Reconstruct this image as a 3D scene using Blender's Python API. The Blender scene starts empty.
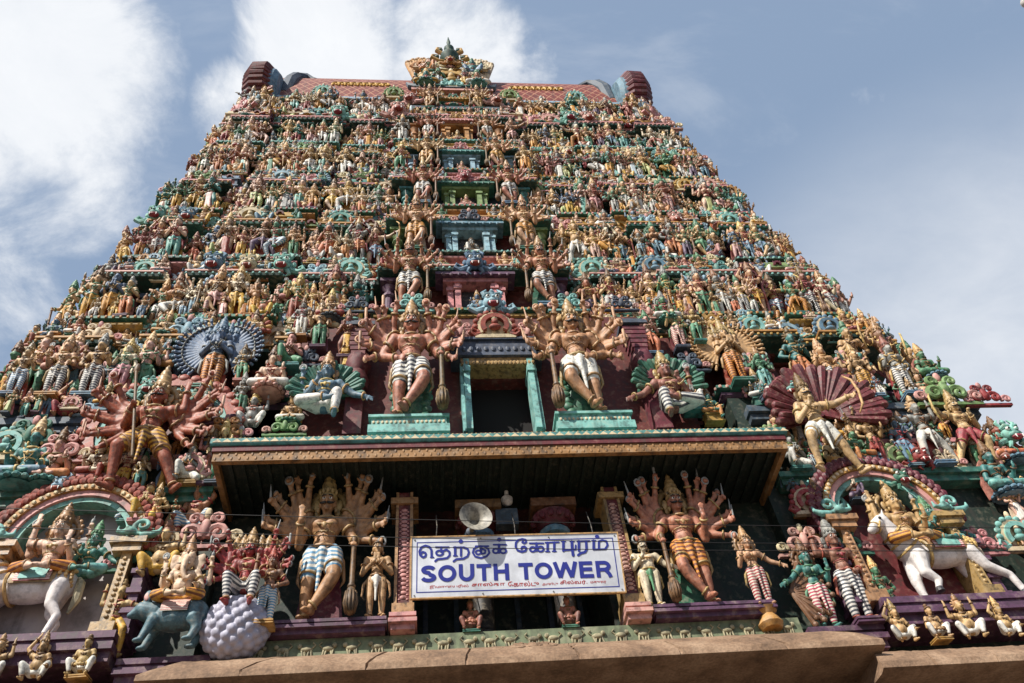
import bpy, math, random, numpy as np
from mathutils import Vector, Matrix
sc = bpy.context.scene
COL = sc.collection
R = math.radians
rnd = random.Random(7)
pi = math.pi

# ------------------------------------------------------------------ camera
CAM = np.array([-1.839, -14.6, 1.6]); FPX = 830.0
_y, _p, _r = R(9.357), R(50.404), R(-7.728)
_F = np.array([math.sin(_y)*math.cos(_p), math.cos(_y)*math.cos(_p), math.sin(_p)])
_R = np.array([math.cos(_y), -math.sin(_y), 0.0]); _U = np.cross(_R, _F)
_R, _U = math.cos(_r)*_R + math.sin(_r)*_U, -math.sin(_r)*_R + math.cos(_r)*_U
def at(px, py, y):
    """point of the wall plane Y=y seen at that pixel (used to measure the facade from the photograph)"""
    d = _F + _R*(px-512)/FPX + _U*(341.5-py)/FPX
    t = (y-CAM[1])/d[1]
    p = CAM + d*t
    return float(p[0]), float(p[2])
def xat(px, y, z):
    """X on the ledge line (y, z) that projects to column px"""
    lo, hi = -40.0, 40.0
    for _ in range(50):
        m = (lo+hi)/2
        d = np.array([m, y, z]) - CAM
        u = 512 + FPX*(d@_R)/(d@_F)
        if u < px: lo = m
        else: hi = m
    return (lo+hi)/2
cd = bpy.data.cameras.new('camera'); cam = bpy.data.objects.new('camera', cd); COL.objects.link(cam)
cd.sensor_width = 36.0; cd.lens = FPX/1024*36.0; cd.clip_start = 0.1; cd.clip_end = 4000
cam.matrix_world = Matrix(((_R[0], _U[0], -_F[0], CAM[0]), (_R[1], _U[1], -_F[1], CAM[1]), (_R[2], _U[2], -_F[2], CAM[2]), (0, 0, 0, 1)))
sc.camera = cam

# ------------------------------------------------------------------ materials
def lin(c):
    return tuple(((v/255)/12.92 if v/255 <= .04045 else ((v/255+.055)/1.055)**2.4) for v in c)
MATS = {}
def nodes_of(name):
    m = bpy.data.materials.new(name); m.use_nodes = True
    nt = m.node_tree; b = nt.nodes['Principled BSDF']
    return m, nt, b
def N(nt, t, **k):
    n = nt.nodes.new(t)
    for a, v in k.items(): setattr(n, a, v)
    return n
def weather(nt, b, colsock, rough, dirt, scale=8.0, bump=.25, coord='Object', wash=.42):
    """old enamel paint over stucco: faded patches, soot specks and a slightly pitted surface"""
    L = nt.links.new
    geo = N(nt, 'ShaderNodeNewGeometry'); oi = N(nt, 'ShaderNodeObjectInfo')
    addv = N(nt, 'ShaderNodeVectorMath', operation='ADD')
    mul = N(nt, 'ShaderNodeVectorMath', operation='SCALE'); mul.inputs['Scale'].default_value = 37.0
    comb = N(nt, 'ShaderNodeCombineXYZ')
    for i in range(3): L(oi.outputs['Random'], comb.inputs[i])
    L(comb.outputs[0], mul.inputs[0]); L(geo.outputs['Position'], addv.inputs[0]); L(mul.outputs[0], addv.inputs[1])
    n1 = N(nt, 'ShaderNodeTexNoise'); n1.inputs['Scale'].default_value = scale; n1.inputs['Detail'].default_value = 6; n1.inputs['Roughness'].default_value = .65
    n2 = N(nt, 'ShaderNodeTexNoise'); n2.inputs['Scale'].default_value = scale*.35; n2.inputs['Detail'].default_value = 5; n2.inputs['Roughness'].default_value = .7
    L(addv.outputs[0], n1.inputs['Vector']); L(addv.outputs[0], n2.inputs['Vector'])
    hsv = N(nt, 'ShaderNodeHueSaturation')
    mr = N(nt, 'ShaderNodeMapRange'); mr.inputs['To Min'].default_value = .482; mr.inputs['To Max'].default_value = .518
    L(oi.outputs['Random'], mr.inputs['Value']); L(mr.outputs[0], hsv.inputs['Hue'])
    mv = N(nt, 'ShaderNodeMapRange'); mv.inputs['From Min'].default_value = .3; mv.inputs['From Max'].default_value = .7
    mv.inputs['To Min'].default_value = .72; mv.inputs['To Max'].default_value = 1.2
    L(n2.outputs['Fac'], mv.inputs['Value']); L(mv.outputs[0], hsv.inputs['Value'])
    hsv.inputs['Saturation'].default_value = .97; L(colsock, hsv.inputs['Color'])
    # bleached chalky patches
    r0 = N(nt, 'ShaderNodeMapRange'); r0.inputs['From Min'].default_value = .52; r0.inputs['From Max'].default_value = .75; r0.inputs['To Max'].default_value = wash
    L(n1.outputs['Fac'], r0.inputs['Value'])
    m0 = N(nt, 'ShaderNodeMix', data_type='RGBA'); m0.inputs['B'].default_value = (*lin((196, 180, 156)), 1)
    L(r0.outputs[0], m0.inputs['Factor']); L(hsv.outputs[0], m0.inputs['A'])
    r1 = N(nt, 'ShaderNodeMapRange'); r1.inputs['From Min'].default_value = .5; r1.inputs['From Max'].default_value = .36; r1.inputs['To Max'].default_value = dirt
    L(n1.outputs['Fac'], r1.inputs['Value'])
    mx = N(nt, 'ShaderNodeMix', data_type='RGBA'); mx.inputs['B'].default_value = (.03, .024, .018, 1)
    L(r1.outputs[0], mx.inputs['Factor']); L(m0.outputs['Result'], mx.inputs['A'])
    # rain streaks
    vs_ = N(nt, 'ShaderNodeVectorMath', operation='MULTIPLY'); vs_.inputs[1].default_value = (5.0, 5.0, .55); L(geo.outputs['Position'], vs_.inputs[0])
    n3 = N(nt, 'ShaderNodeTexNoise'); n3.inputs['Scale'].default_value = 1.0; n3.inputs['Detail'].default_value = 4; L(vs_.outputs[0], n3.inputs['Vector'])
    r3 = N(nt, 'ShaderNodeMapRange'); r3.inputs['From Min'].default_value = .56; r3.inputs['From Max'].default_value = .72; r3.inputs['To Max'].default_value = dirt*.9; L(n3.outputs['Fac'], r3.inputs['Value'])
    m3 = N(nt, 'ShaderNodeMix', data_type='RGBA'); m3.inputs['B'].default_value = (.05, .042, .034, 1); L(r3.outputs[0], m3.inputs['Factor']); L(mx.outputs['Result'], m3.inputs['A'])
    L(m3.outputs['Result'], b.inputs['Base Color'])
    rr = N(nt, 'ShaderNodeMapRange'); rr.inputs['To Min'].default_value = rough-.12; rr.inputs['To Max'].default_value = rough+.25
    L(n1.outputs['Fac'], rr.inputs['Value']); L(rr.outputs[0], b.inputs['Roughness'])
    if bump:
        bp = N(nt, 'ShaderNodeBump'); bp.inputs['Strength'].default_value = bump; bp.inputs['Distance'].default_value = .03
        L(n1.outputs['Fac'], bp.inputs['Height']); L(bp.outputs[0], b.inputs['Normal'])
def paint(name, rgb, rough=.5, dirt=.6, **k):
    if name in MATS: return MATS[name]
    m, nt, b = nodes_of(name)
    c = N(nt, 'ShaderNodeRGB'); c.outputs[0].default_value = (*lin(rgb), 1)
    weather(nt, b, c.outputs[0], rough, dirt, **k)
    MATS[name] = m; return m
def striped(name, a, c2, freq=26.0, axis=2, thick=.0, rough=.5):
    m, nt, b = nodes_of(name); L = nt.links.new
    tc = N(nt, 'ShaderNodeTexCoord'); sp = N(nt, 'ShaderNodeSeparateXYZ'); L(tc.outputs['Object'], sp.inputs[0])
    mu = N(nt, 'ShaderNodeMath', operation='MULTIPLY'); mu.inputs[1].default_value = freq*2*pi; L(sp.outputs[axis], mu.inputs[0])
    sn = N(nt, 'ShaderNodeMath', operation='SINE'); L(mu.outputs[0], sn.inputs[0])
    mr = N(nt, 'ShaderNodeMapRange'); mr.inputs['From Min'].default_value = thick-.15; mr.inputs['From Max'].default_value = thick+.15; L(sn.outputs[0], mr.inputs['Value'])
    mx = N(nt, 'ShaderNodeMix', data_type='RGBA'); mx.inputs['A'].default_value = (*lin(a), 1); mx.inputs['B'].default_value = (*lin(c2), 1)
    L(mr.outputs[0], mx.inputs['Factor'])
    weather(nt, b, mx.outputs['Result'], rough, .4)
    MATS[name] = m; return m
SKIN = {'tan': (200, 160, 114), 'golden': (186, 148, 96), 'ruddy': (172, 116, 80), 'peach': (214, 176, 150), 'pink': (196, 142, 124), 'brown': (140, 92, 68),
        'red': (150, 54, 40), 'green': (72, 124, 88), 'teal': (52, 118, 112), 'blue': (84, 112, 136), 'grey': (138, 138, 132), 'cream': (216, 198, 168)}
for k, v in SKIN.items(): paint('skin_'+k, v)
CLOTH = {'yellow': (212, 158, 52), 'white': (220, 216, 206), 'red': (150, 56, 46), 'green': (78, 138, 100), 'blue': (104, 140, 162), 'pink': (204, 146, 142),
         'orange': (200, 118, 66), 'turquoise': (104, 166, 156), 'purple': (106, 86, 110)}
for k, v in CLOTH.items(): paint('cloth_'+k, v)
striped('cloth_yellow striped', (214, 152, 34), (120, 66, 20)); striped('cloth_white striped', (222, 218, 208), (70, 74, 84))
striped('cloth_red striped', (220, 208, 190), (168, 44, 54)); striped('cloth_blue striped', (92, 146, 180), (222, 218, 206))
striped('cloth_green striped', (74, 150, 104), (226, 206, 120))
SLAB = {'pink': (188, 110, 104), 'red': (150, 46, 36), 'orange': (196, 104, 58), 'green': (52, 110, 84), 'yellow': (198, 150, 60), 'maroon': (104, 30, 38), 'pale': (196, 172, 150)}
for k, v in SLAB.items(): paint('slab_'+k, v)
ARCH = {'green': (52, 112, 94), 'teal': (70, 136, 130), 'blue': (88, 124, 148), 'pink': (190, 128, 122), 'purple': (92, 58, 84), 'ochre': (176, 128, 58), 'maroon': (98, 28, 32),
        'cream': (206, 186, 150), 'turquoise': (120, 178, 168), 'dkgreen': (30, 72, 60), 'slate': (62, 76, 92), 'lime': (112, 142, 84), 'red': (142, 46, 36), 'rose': (196, 140, 132), 'sky': (138, 172, 188), 'deepgreen': (20, 42, 35), 'canopygold': (146, 108, 54)}
for k, v in ARCH.items(): paint('arch_'+k, v, rough=.6, scale=5.0, wash=.25 if k in ('deepgreen', 'maroon', 'slate') else .4)
paint('gold', (170, 134, 84), rough=.42, dirt=.75, wash=.25); paint('darkgold', (112, 80, 44), rough=.5, dirt=.8, wash=.2); paint('steel', (150, 152, 150)); paint('palegold', (206, 170, 100))
paint('black', (22, 20, 20), dirt=.2, wash=.1); paint('white', (226, 222, 214), dirt=.3); paint('eyewhite', (232, 228, 220), dirt=.1)
paint('horsewhite', (220, 212, 208), dirt=.28); paint('ratblue', (72, 108, 118)); paint('lilac', (170, 166, 182), dirt=.25, wash=.1, scale=3.0, bump=.1); paint('hoof', (54, 52, 58))
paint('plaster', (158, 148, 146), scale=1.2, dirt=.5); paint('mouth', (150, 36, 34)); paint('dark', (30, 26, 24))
def mat(n): return MATS[n]
def simple(name, rgb, rough=.5, metal=0.0, bump=None):
    m, nt, b = nodes_of(name); b.inputs['Base Color'].default_value = (*lin(rgb), 1); b.inputs['Roughness'].default_value = rough; b.inputs['Metallic'].default_value = metal
    MATS[name] = m; return m
def granite():
    m, nt, b = nodes_of('granite'); L = nt.links.new
    g = N(nt, 'ShaderNodeNewGeometry')
    n1 = N(nt, 'ShaderNodeTexNoise'); n1.inputs['Scale'].default_value = 1.1; n1.inputs['Detail'].default_value = 8; n1.inputs['Roughness'].default_value = .7
    n2 = N(nt, 'ShaderNodeTexNoise'); n2.inputs['Scale'].default_value = 18; n2.inputs['Detail'].default_value = 6
    L(g.outputs['Position'], n1.inputs['Vector']); L(g.outputs['Position'], n2.inputs['Vector'])
    cr = N(nt, 'ShaderNodeValToRGB'); e = cr.color_ramp.elements
    e[0].position = .3; e[0].color = (*lin((88, 68, 52)), 1); e[1].position = .68; e[1].color = (*lin((166, 138, 112)), 1)
    q = cr.color_ramp.elements.new(.48); q.color = (*lin((134, 106, 82)), 1)
    L(n1.outputs['Fac'], cr.inputs[0])
    mx = N(nt, 'ShaderNodeMix', data_type='RGBA', blend_type='MULTIPLY'); mx.inputs['Factor'].default_value = .6
    L(cr.outputs[0], mx.inputs['A']); r2 = N(nt, 'ShaderNodeMapRange'); r2.inputs['From Min'].default_value = .3; r2.inputs['From Max'].default_value = .7; r2.inputs['To Min'].default_value = .45; r2.inputs['To Max'].default_value = 1.15
    L(n2.outputs['Fac'], r2.inputs['Value']); cc = N(nt, 'ShaderNodeCombineColor')
    for i in range(3): L(r2.outputs[0], cc.inputs[i])
    L(cc.outputs[0], mx.inputs['B']); L(mx.outputs['Result'], b.inputs['Base Color']); b.inputs['Roughness'].default_value = .85
    bp = N(nt, 'ShaderNodeBump'); bp.inputs['Strength'].default_value = .5; bp.inputs['Distance'].default_value = .03
    L(n2.outputs['Fac'], bp.inputs['Height']); L(bp.outputs[0], b.inputs['Normal']); MATS['granite'] = m
granite()
def rooftile():
    m, nt, b = nodes_of('rooftile'); L = nt.links.new
    tc = N(nt, 'ShaderNodeTexCoord'); sp = N(nt, 'ShaderNodeSeparateXYZ'); L(tc.outputs['UV'], sp.inputs[0])
    def lines(op):
        a = N(nt, 'ShaderNodeMath', operation=op); L(sp.outputs[0], a.inputs[0]); L(sp.outputs[1], a.inputs[1])
        p = N(nt, 'ShaderNodeMath', operation='PINGPONG'); p.inputs[1].default_value = .5; L(a.outputs[0], p.inputs[0])
        l = N(nt, 'ShaderNodeMath', operation='LESS_THAN'); l.inputs[1].default_value = .07; L(p.outputs[0], l.inputs[0]); return l
    a, c = lines('ADD'), lines('SUBTRACT')
    mxm = N(nt, 'ShaderNodeMath', operation='MAXIMUM'); L(a.outputs[0], mxm.inputs[0]); L(c.outputs[0], mxm.inputs[1])
    mx = N(nt, 'ShaderNodeMix', data_type='RGBA'); mx.inputs['A'].default_value = (*lin((122, 34, 30)), 1); mx.inputs['B'].default_value = (*lin((176, 118, 92)), 1)
    L(mxm.outputs[0], mx.inputs['Factor']); weather(nt, b, mx.outputs['Result'], .5, .4, wash=.08); MATS['rooftile'] = m
rooftile()

# ------------------------------------------------------------------ mesh builder
def rot_to(d):
    d = Vector(d).normalized(); return d.to_track_quat('Z', 'Y').to_matrix()
class P:
    def __init__(s): s.V = []; s.F = []; s.M = []; s.n = 0
    def add(s, v, f, mi=0):
        o = s.n; s.V += [tuple(map(float, q)) for q in v]; s.F += [tuple(i+o for i in q) for q in f]; s.M += [mi]*len(f); s.n += len(v); return s
    def merge(s, o, M=None, mi=None):
        v = o.V if M is None else [tuple(M @ Vector(q)) for q in o.V]
        f = o.F if M is None or M.determinant() > 0 else [q[::-1] for q in o.F]
        b = s.n; s.V += v; s.F += [tuple(i+b for i in q) for q in f]; s.M += (o.M if mi is None else [mi]*len(o.F)); s.n += len(v); return s
    def rings(s, rings, mi=0, caps=True, close=False):
        n = len(rings[0]); v = [p for r in rings for p in r]; f = []
        k = len(rings)
        for i in range(k if close else k-1):
            j = (i+1) % k
            for a in range(n):
                b = (a+1) % n; f.append((i*n+a, i*n+b, j*n+b, j*n+a))
        if caps and not close: f.append(tuple(range(n-1, -1, -1))); f.append(tuple((k-1)*n+a for a in range(n)))
        return s.add(v, f, mi)
    def ell(s, c, r, rot=None, n=12, m=8, mi=0):
        if not hasattr(r, '__len__'): r = (r, r, r)
        rg = []
        for i in range(m+1):
            t = -pi/2+pi*i/m; ct = max(math.cos(t), .02); z = math.sin(t)
            ring = []
            for a in range(n):
                w = 2*pi*a/n; p = Vector((r[0]*ct*math.cos(w), r[1]*ct*math.sin(w), r[2]*z))
                if rot is not None: p = rot @ p
                ring.append((c[0]+p.x, c[1]+p.y, c[2]+p.z))
            rg.append(ring)
        return s.rings(rg, mi)
    def cap(s, a, b, ra, rb=None, n=9, mi=0, flat=1.0):
        rb = ra if rb is None else rb
        a = Vector(a); b = Vector(b); d = b-a
        if d.length < 1e-6: return s.ell(a, ra, n=n, m=6, mi=mi)
        M = rot_to(d); rg = []
        for base, r, ang in [(a, ra, -80), (a, ra, -40), (a, ra, 0), (b, rb, 0), (b, rb, 40), (b, rb, 80)]:
            o = base + M @ Vector((0, 0, r*math.sin(R(ang)))); q = r*math.cos(R(ang))
            rg.append([tuple(o + M @ Vector((q*math.cos(2*pi*k/n), q*flat*math.sin(2*pi*k/n), 0))) for k in range(n)])
        return s.rings(rg, mi)
    def chain(s, pts, rs, n=9, mi=0):
        for i in range(len(pts)-1): s.cap(pts[i], pts[i+1], rs[i], rs[i+1], n, mi)
        return s
    def tube(s, pts, rs, n=7, mi=0, close=False):
        pts = [Vector(p) for p in pts]; k = len(pts)
        if not hasattr(rs, '__len__'): rs = [rs]*k
        ref = None; rg = []
        for i, p in enumerate(pts):
            if close: t = pts[(i+1) % k]-pts[i-1]
            else: t = pts[min(i+1, k-1)]-pts[max(i-1, 0)]
            t = t.normalized() if t.length > 1e-9 else Vector((0, 0, 1))
            if ref is None: ref = t.orthogonal().normalized()
            ref = (ref - t*ref.dot(t)).normalized(); b = t.cross(ref)
            rg.append([tuple(p + (ref*math.cos(2*pi*a/n)+b*math.sin(2*pi*a/n))*rs[i]) for a in range(n)])
        return s.rings(rg, mi, caps=not close, close=close)
    def ring(s, c, axis, Rr, r, n=16, m=6, sy=1.0, mi=0):
        M = rot_to(axis); c = Vector(c)
        return s.tube([c + M @ Vector((Rr*math.cos(2*pi*i/n), Rr*sy*math.sin(2*pi*i/n), 0)) for i in range(n)], r, m, mi, close=True)
    def lathe(s, c, prof, n=14, mi=0, sx=1.0, sy=1.0):
        return s.rings([[(c[0]+r*sx*math.cos(2*pi*a/n), c[1]+r*sy*math.sin(2*pi*a/n), c[2]+z) for a in range(n)] for r, z in prof], mi)
    def box(s, c, d, mi=0, rot=None):
        v = []
        for x in (-.5, .5):
            for y in (-.5, .5):
                for z in (-.5, .5):
                    p = Vector((x*d[0], y*d[1], z*d[2]))
                    if rot is not None: p = rot @ p
                    v.append((c[0]+p.x, c[1]+p.y, c[2]+p.z))
        return s.add(v, [(0, 1, 3, 2), (4, 6, 7, 5), (0, 4, 5, 1), (2, 3, 7, 6), (0, 2, 6, 4), (1, 5, 7, 3)], mi)
    def bx(s, x0, x1, y0, y1, z0, z1, mi=0): return s.box(((x0+x1)/2, (y0+y1)/2, (z0+z1)/2), (x1-x0, y1-y0, z1-z0), mi)
    def prism(s, poly, y0, y1, mi=0):
        n = len(poly); v = [(x, y0, z) for x, z in poly]+[(x, y1, z) for x, z in poly]
        f = [tuple(range(n)), tuple(range(2*n-1, n-1, -1))]+[(i, i+n, (i+1) % n+n, (i+1) % n) for i in range(n)]
        return s.add(v, f, mi)
    def arc(s, cx, cz, r0, r1, y0, y1, a0=0, a1=180, n=28, mi=0, sz=1.0):
        rg = []
        for i in range(n+1):
            t = R(a0+(a1-a0)*i/n); c, q = math.cos(t), math.sin(t)
            rg.append([(cx+r0*c, y0, cz+r0*q*sz), (cx+r1*c, y0, cz+r1*q*sz), (cx+r1*c, y1, cz+r1*q*sz), (cx+r0*c, y1, cz+r0*q*sz)])
        return s.rings(rg, mi)
    def mesh(s, name, smooth=True, angle=None):
        me = bpy.data.meshes.new(name); me.from_pydata(s.V, [], s.F)
        if any(s.M): me.polygons.foreach_set('material_index', s.M)
        import bmesh
        bm = bmesh.new(); bm.from_mesh(me); bmesh.ops.recalc_face_normals(bm, faces=bm.faces); bm.to_mesh(me); bm.free()
        if smooth:
            me.polygons.foreach_set('use_smooth', [True]*len(me.polygons))
            if angle: me.set_sharp_from_angle(angle=R(angle))
        return me
def fuse(p, name, vox, sm=3):
    """grow one continuous skin over the laid-out volumes"""
    me = p.mesh(name+'_raw'); o = bpy.data.objects.new('raw', me); COL.objects.link(o)
    r = o.modifiers.new('r', 'REMESH'); r.mode = 'VOXEL'; r.voxel_size = vox; r.use_smooth_shade = True
    if sm:
        q = o.modifiers.new('s', 'SMOOTH'); q.iterations = sm; q.factor = .5
    dg = bpy.context.evaluated_depsgraph_get(); out = bpy.data.meshes.new_from_object(o.evaluated_get(dg))
    bpy.data.objects.remove(o); bpy.data.meshes.remove(me); out.name = name; out.materials.clear()
    out.polygons.foreach_set('use_smooth', [True]*len(out.polygons))
    return out
def ob(name, me, mats, parent=None, M=None):
    """links one mesh object; materials sit on the object so that copies can share a mesh"""
    if isinstance(me, P): me = me.mesh(name, angle=35)
    mats = mats if isinstance(mats, (list, tuple)) else [mats]
    while len(me.materials) < len(mats): me.materials.append(None)
    o = bpy.data.objects.new(name, me); COL.objects.link(o)
    for i, m in enumerate(mats):
        o.material_slots[i].link = 'OBJECT'; o.material_slots[i].material = mat(m) if isinstance(m, str) else m
    if parent is not None: o.parent = parent
    if M is not None: o.matrix_local = M
    return o
def tag(o, label=None, cat=None, group=None, kind=None):
    if label: o['label'] = label
    if cat: o['category'] = cat
    if group: o['group'] = group
    if kind: o['kind'] = kind
    return o

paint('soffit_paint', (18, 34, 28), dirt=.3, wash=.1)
# ------------------------------------------------------------------ statues
def hand(B, w, d, style, s, k=1.0):
    """palm, four fingers and a thumb; d = direction from the wrist, s = side"""
    d = Vector(d).normalized(); w = Vector(w)
    side = Vector((1, 0, 0)) if abs(d.x) < .8 else Vector((0, 0, 1))
    side = (side - d*side.dot(d)).normalized(); nrm = d.cross(side)
    if nrm.y > 0: nrm = -nrm
    pc = w + d*.034*k; Mx = Matrix((side, nrm, d)).transposed()
    B.ell(pc, (.026*k, .013*k, .034*k), Mx, 9, 6)
    for i, (o, ln) in enumerate(((-.019, .036), (-.0065, .043), (.0065, .041), (.019, .033))):
        a = pc + side*o*k + d*.026*k
        if style == 'open':
            b = a + (d+side*o*6).normalized()*ln*k; B.cap(a, b, .0068*k, .005*k, 6)
        else:
            b = a + (d*.6+nrm*.8)*ln*.6*k; c = b + (nrm*.35-d*.9)*ln*.6*k; B.cap(a, b, .0075*k, .0065*k, 6); B.cap(b, c, .0065*k, .0055*k, 6)
    t0 = pc + side*(-s)*.022*k - d*.012*k; t1 = t0 + (side*(-s)*.6+d*.7+nrm*.3).normalized()*.034*k
    B.cap(t0, t1, .0085*k, .006*k, 6)
def armpts(kind, s, S):
    sh = (s*.14, 0, S); t = {
     'down': ((s*.2, .02, S-.19), (s*.2, -.07, S-.35), (0, -.25, -1), 'open'), 'hip': ((s*.27, .03, S-.15), (s*.125, -.07, S-.24), (-s, -.3, -.3), 'fist'),
     'abhaya': ((s*.21, -.02, S-.19), (s*.19, -.17, S-.07), (0, -.1, 1), 'open'), 'varada': ((s*.21, -.02, S-.18), (s*.18, -.17, S-.25), (0, -.3, -1), 'open'),
     'up': ((s*.28, .03, S-.06), (s*.28, -.02, S+.13), (0, -.2, 1), 'fist'), 'namaste': ((s*.2, -.03, S-.19), (s*.03, -.15, S-.09), (-s*.12, -.2, 1), 'open'),
     'club': ((s*.25, .0, S-.15), (s*.27, -.11, S-.22), (0, -.5, -.8), 'fist'), 'out': ((s*.31, 0, S-.05), (s*.46, -.04, S+.03), (s, -.1, .3), 'open'),
     'overhead': ((s*.25, 0, S+.11), (s*.12, -.02, S+.29), (-s*.4, 0, 1), 'open'), 'lift': ((s*.26, 0, S+.0), (s*.25, -.02, S+.2), (0, 0, 1), 'open'),
     'knee': ((s*.24, -.03, S-.17), (s*.23, -.19, S-.24), (0, -1, -.2), 'open'), 'lap': ((s*.22, -.03, S-.19), (s*.06, -.16, S-.27), (-s, -.3, .1), 'open'),
     'chest': ((s*.22, -.02, S-.18), (s*.08, -.15, S-.07), (-s*.3, -.3, 1), 'fist'), 'bow': ((s*.3, -.06, S-.02), (s*.45, -.16, S-.0), (s, -.4, 0), 'fist'),
     'staff': ((s*.22, -.04, S-.17), (s*.13, -.2, S-.12), (-s*.5, -.7, .2), 'fist'), 'side': ((s*.3, .0, S-.13), (s*.44, -.05, S-.2), (s, -.2, -.5), 'open')}
    e, w, d, st = t[kind]; return sh, e, w, d, st
def limb_rings(J, a, b, t, r, th=.011):
    a = Vector(a); b = Vector(b); J.ring(a.lerp(b, t), b-a, r, th, 12, 5)
def statue(key, legs='stand', arms=('abhaya', 'hip'), rear=(), fan=None, ringarms=0, female=False, fat=False, cloth='full', crown='cone', heads=1, club=0, face=False, elephant=False,
           slab=True, ped='block', halo=False, detail=False, vox=.0155, foliage=False, lean=0.0, heavy=1.0, weapons=True, bow=False, staff=False, crownh=1.0, arch=None):
    B, C, J, W, K = P(), P(), P(), P(), P()          # body, clothing, jewellery, held things, crown
    sit = legs in ('lotus', 'lalita', 'squat', 'kneel', 'ride', 'chair')
    pz = {'lotus': .1, 'lalita': .1, 'squat': .16, 'kneel': .17, 'ride': .06, 'chair': .12}.get(legs, .5)
    px = .02 if legs in ('tri', 'cross') else 0.0
    py = 0.0
    def pt(x, y, z): return (px+x, py+y, pz+z)
    k = heavy
    # torso
    B.ell(pt(0, 0, .0), (.108*k, .085, .075)); B.ell(pt(0, -.005, .1), (.084*k, .068, .085) if not fat else (.125, .125, .11))
    B.ell(pt(0, 0, .215), (.118*k, .078, .09)); B.cap(pt(-.1*k, .0, .265), pt(.1*k, .0, .265), .052, .052)
    for s in (-1, 1):
        if female: B.ell(pt(s*.056, -.075, .215), .05)
        else: B.ell(pt(s*.054, -.05, .235), (.055*k, .036, .045))
        B.ell(pt(s*.14*k, 0, .27), .054)
    if not female and not fat: B.ell(pt(0, -.055, .09), (.05, .03, .055))
    B.cap(pt(0, .005, .27), pt(0, -.005, .37), .044, .04)
    # heads
    hx = [0] if heads == 1 else [0, -.105, .105, -.19, .19][:heads]
    for i, x in enumerate(hx):
        q = 1.0 if i == 0 else .82; yy = -.012 if i == 0 else .03+.02*(i > 2); zz = .42 - (0 if i == 0 else .012)
        h = lambda a, b, c, x=x, yy=yy, zz=zz, q=q: pt(x+a*q, yy+b*q, zz+c*q)
        if elephant and i == 0:
            B.ell(h(0, 0, 0), (.088, .08, .09)); B.ell(h(.035, -.02, .05), .055); B.ell(h(-.035, -.02, .05), .055)
            tr = [h(0, -.06, -.01), h(0, -.105, -.08), h(.005, -.125, -.15), h(.02, -.125, -.215), h(.05, -.12, -.265), h(.085, -.12, -.27), h(.1, -.12, -.24)]
            B.chain(tr, [.048, .042, .036, .03, .026, .023, .02])
            for s in (-1, 1):
                B.ell(h(s*.14, .01, -.01), (.075, .016, .1)); B.ell(h(s*.17, .0, .04), (.04, .016, .05))
                W.cap(h(s*.045, -.08, -.07), h(s*.075, -.14, -.1), .012, .005, 6)
        else:
            B.ell(h(0, 0, .01), (.067*q, .075*q, .085*q)); B.ell(h(0, -.024, -.045), (.05*q, .05*q, .044*q))
            B.cap(h(0, -.074, .012), h(0, -.094, -.022), .011*q, .017*q, 7)
            B.ell(h(0, -.07, -.048), (.024*q, .012*q, .006*q), n=8, m=5); B.ell(h(0, -.066, -.06), (.02*q, .012*q, .007*q), n=8, m=5)
            B.ell(h(0, -.066, -.078), (.018*q, .014*q, .013*q), n=8, m=5)
            for s in (-1, 1):
                B.cap(h(s*.012, -.07, .03), h(s*.048, -.056, .034), .008*q, .006*q, 6); B.ell(h(s*.034, -.058, -.02), (.02*q, .018*q, .018*q), n=8, m=5)
                B.ell(h(s*.068, .005, -.005), (.011, .024, .036), n=8, m=5)
                J.ell(h(s*.076, -.01, -.06), (.016, .016, .024), n=8, m=5)
        if crown == 'cone':
            cc = h(0, .01, .045); pr = [(.074, -.02), (.082, .0), (.075, .022), (.064, .03), (.08, .05), (.074, .075), (.058, .085), (.068, .105), (.058, .13), (.045, .14), (.053, .155), (.04, .18), (.022, .2), (.026, .212), (.004, .245)]
            K.lathe(cc, [(r*q, z*crownh*q) for r, z in pr], 14)
            for a in range(5):
                t = R(-150+30*a); K.ell((cc[0]+.078*q*math.cos(t), cc[1]+.078*q*math.sin(t), cc[2]+.035), (.016*q, .012*q, .024*q), n=7, m=5)
            if i == 0:
                for s in (-1, 1): K.ell(h(s*.094, .03, .0), (.034, .014, .05), n=9, m=6); K.ell(h(s*.088, .03, -.06), (.026, .012, .03), n=9, m=6)
        elif crown == 'bun':
            K.ell(h(0, .012, .035), (.074*q, .078*q, .07*q)); K.ell(h(.0, .03, .125), (.045, .045, .04)); K.ring(h(0, .0, .05), (0, .15, 1), .07, .012)
        elif crown == 'matted':
            K.ell(h(0, .015, .04), (.078, .08, .075))
            for a in range(9):
                t = R(-30+30*a); p = h(.11*math.cos(t), .03, .03+.11*math.sin(t)); K.cap(h(.05*math.cos(t), .02, .03+.05*math.sin(t)), p, .026, .018, 6)
            K.lathe(h(0, .01, .1), [(.05, 0), (.06, .03), (.04, .06), (.05, .08), (.02, .12), (.003, .14)], 10)
    if halo:
        K.arc(px, pz+.43, .115, .165, .05, .085, 0, 360, 24)
        for a in range(18):
            t = 2*pi*a/18; K.ell((px+.17*math.cos(t), .065, pz+.43+.17*math.sin(t)), (.024, .018, .024), n=7, m=5)
    # legs
    hp = .072*k
    L = []
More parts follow.
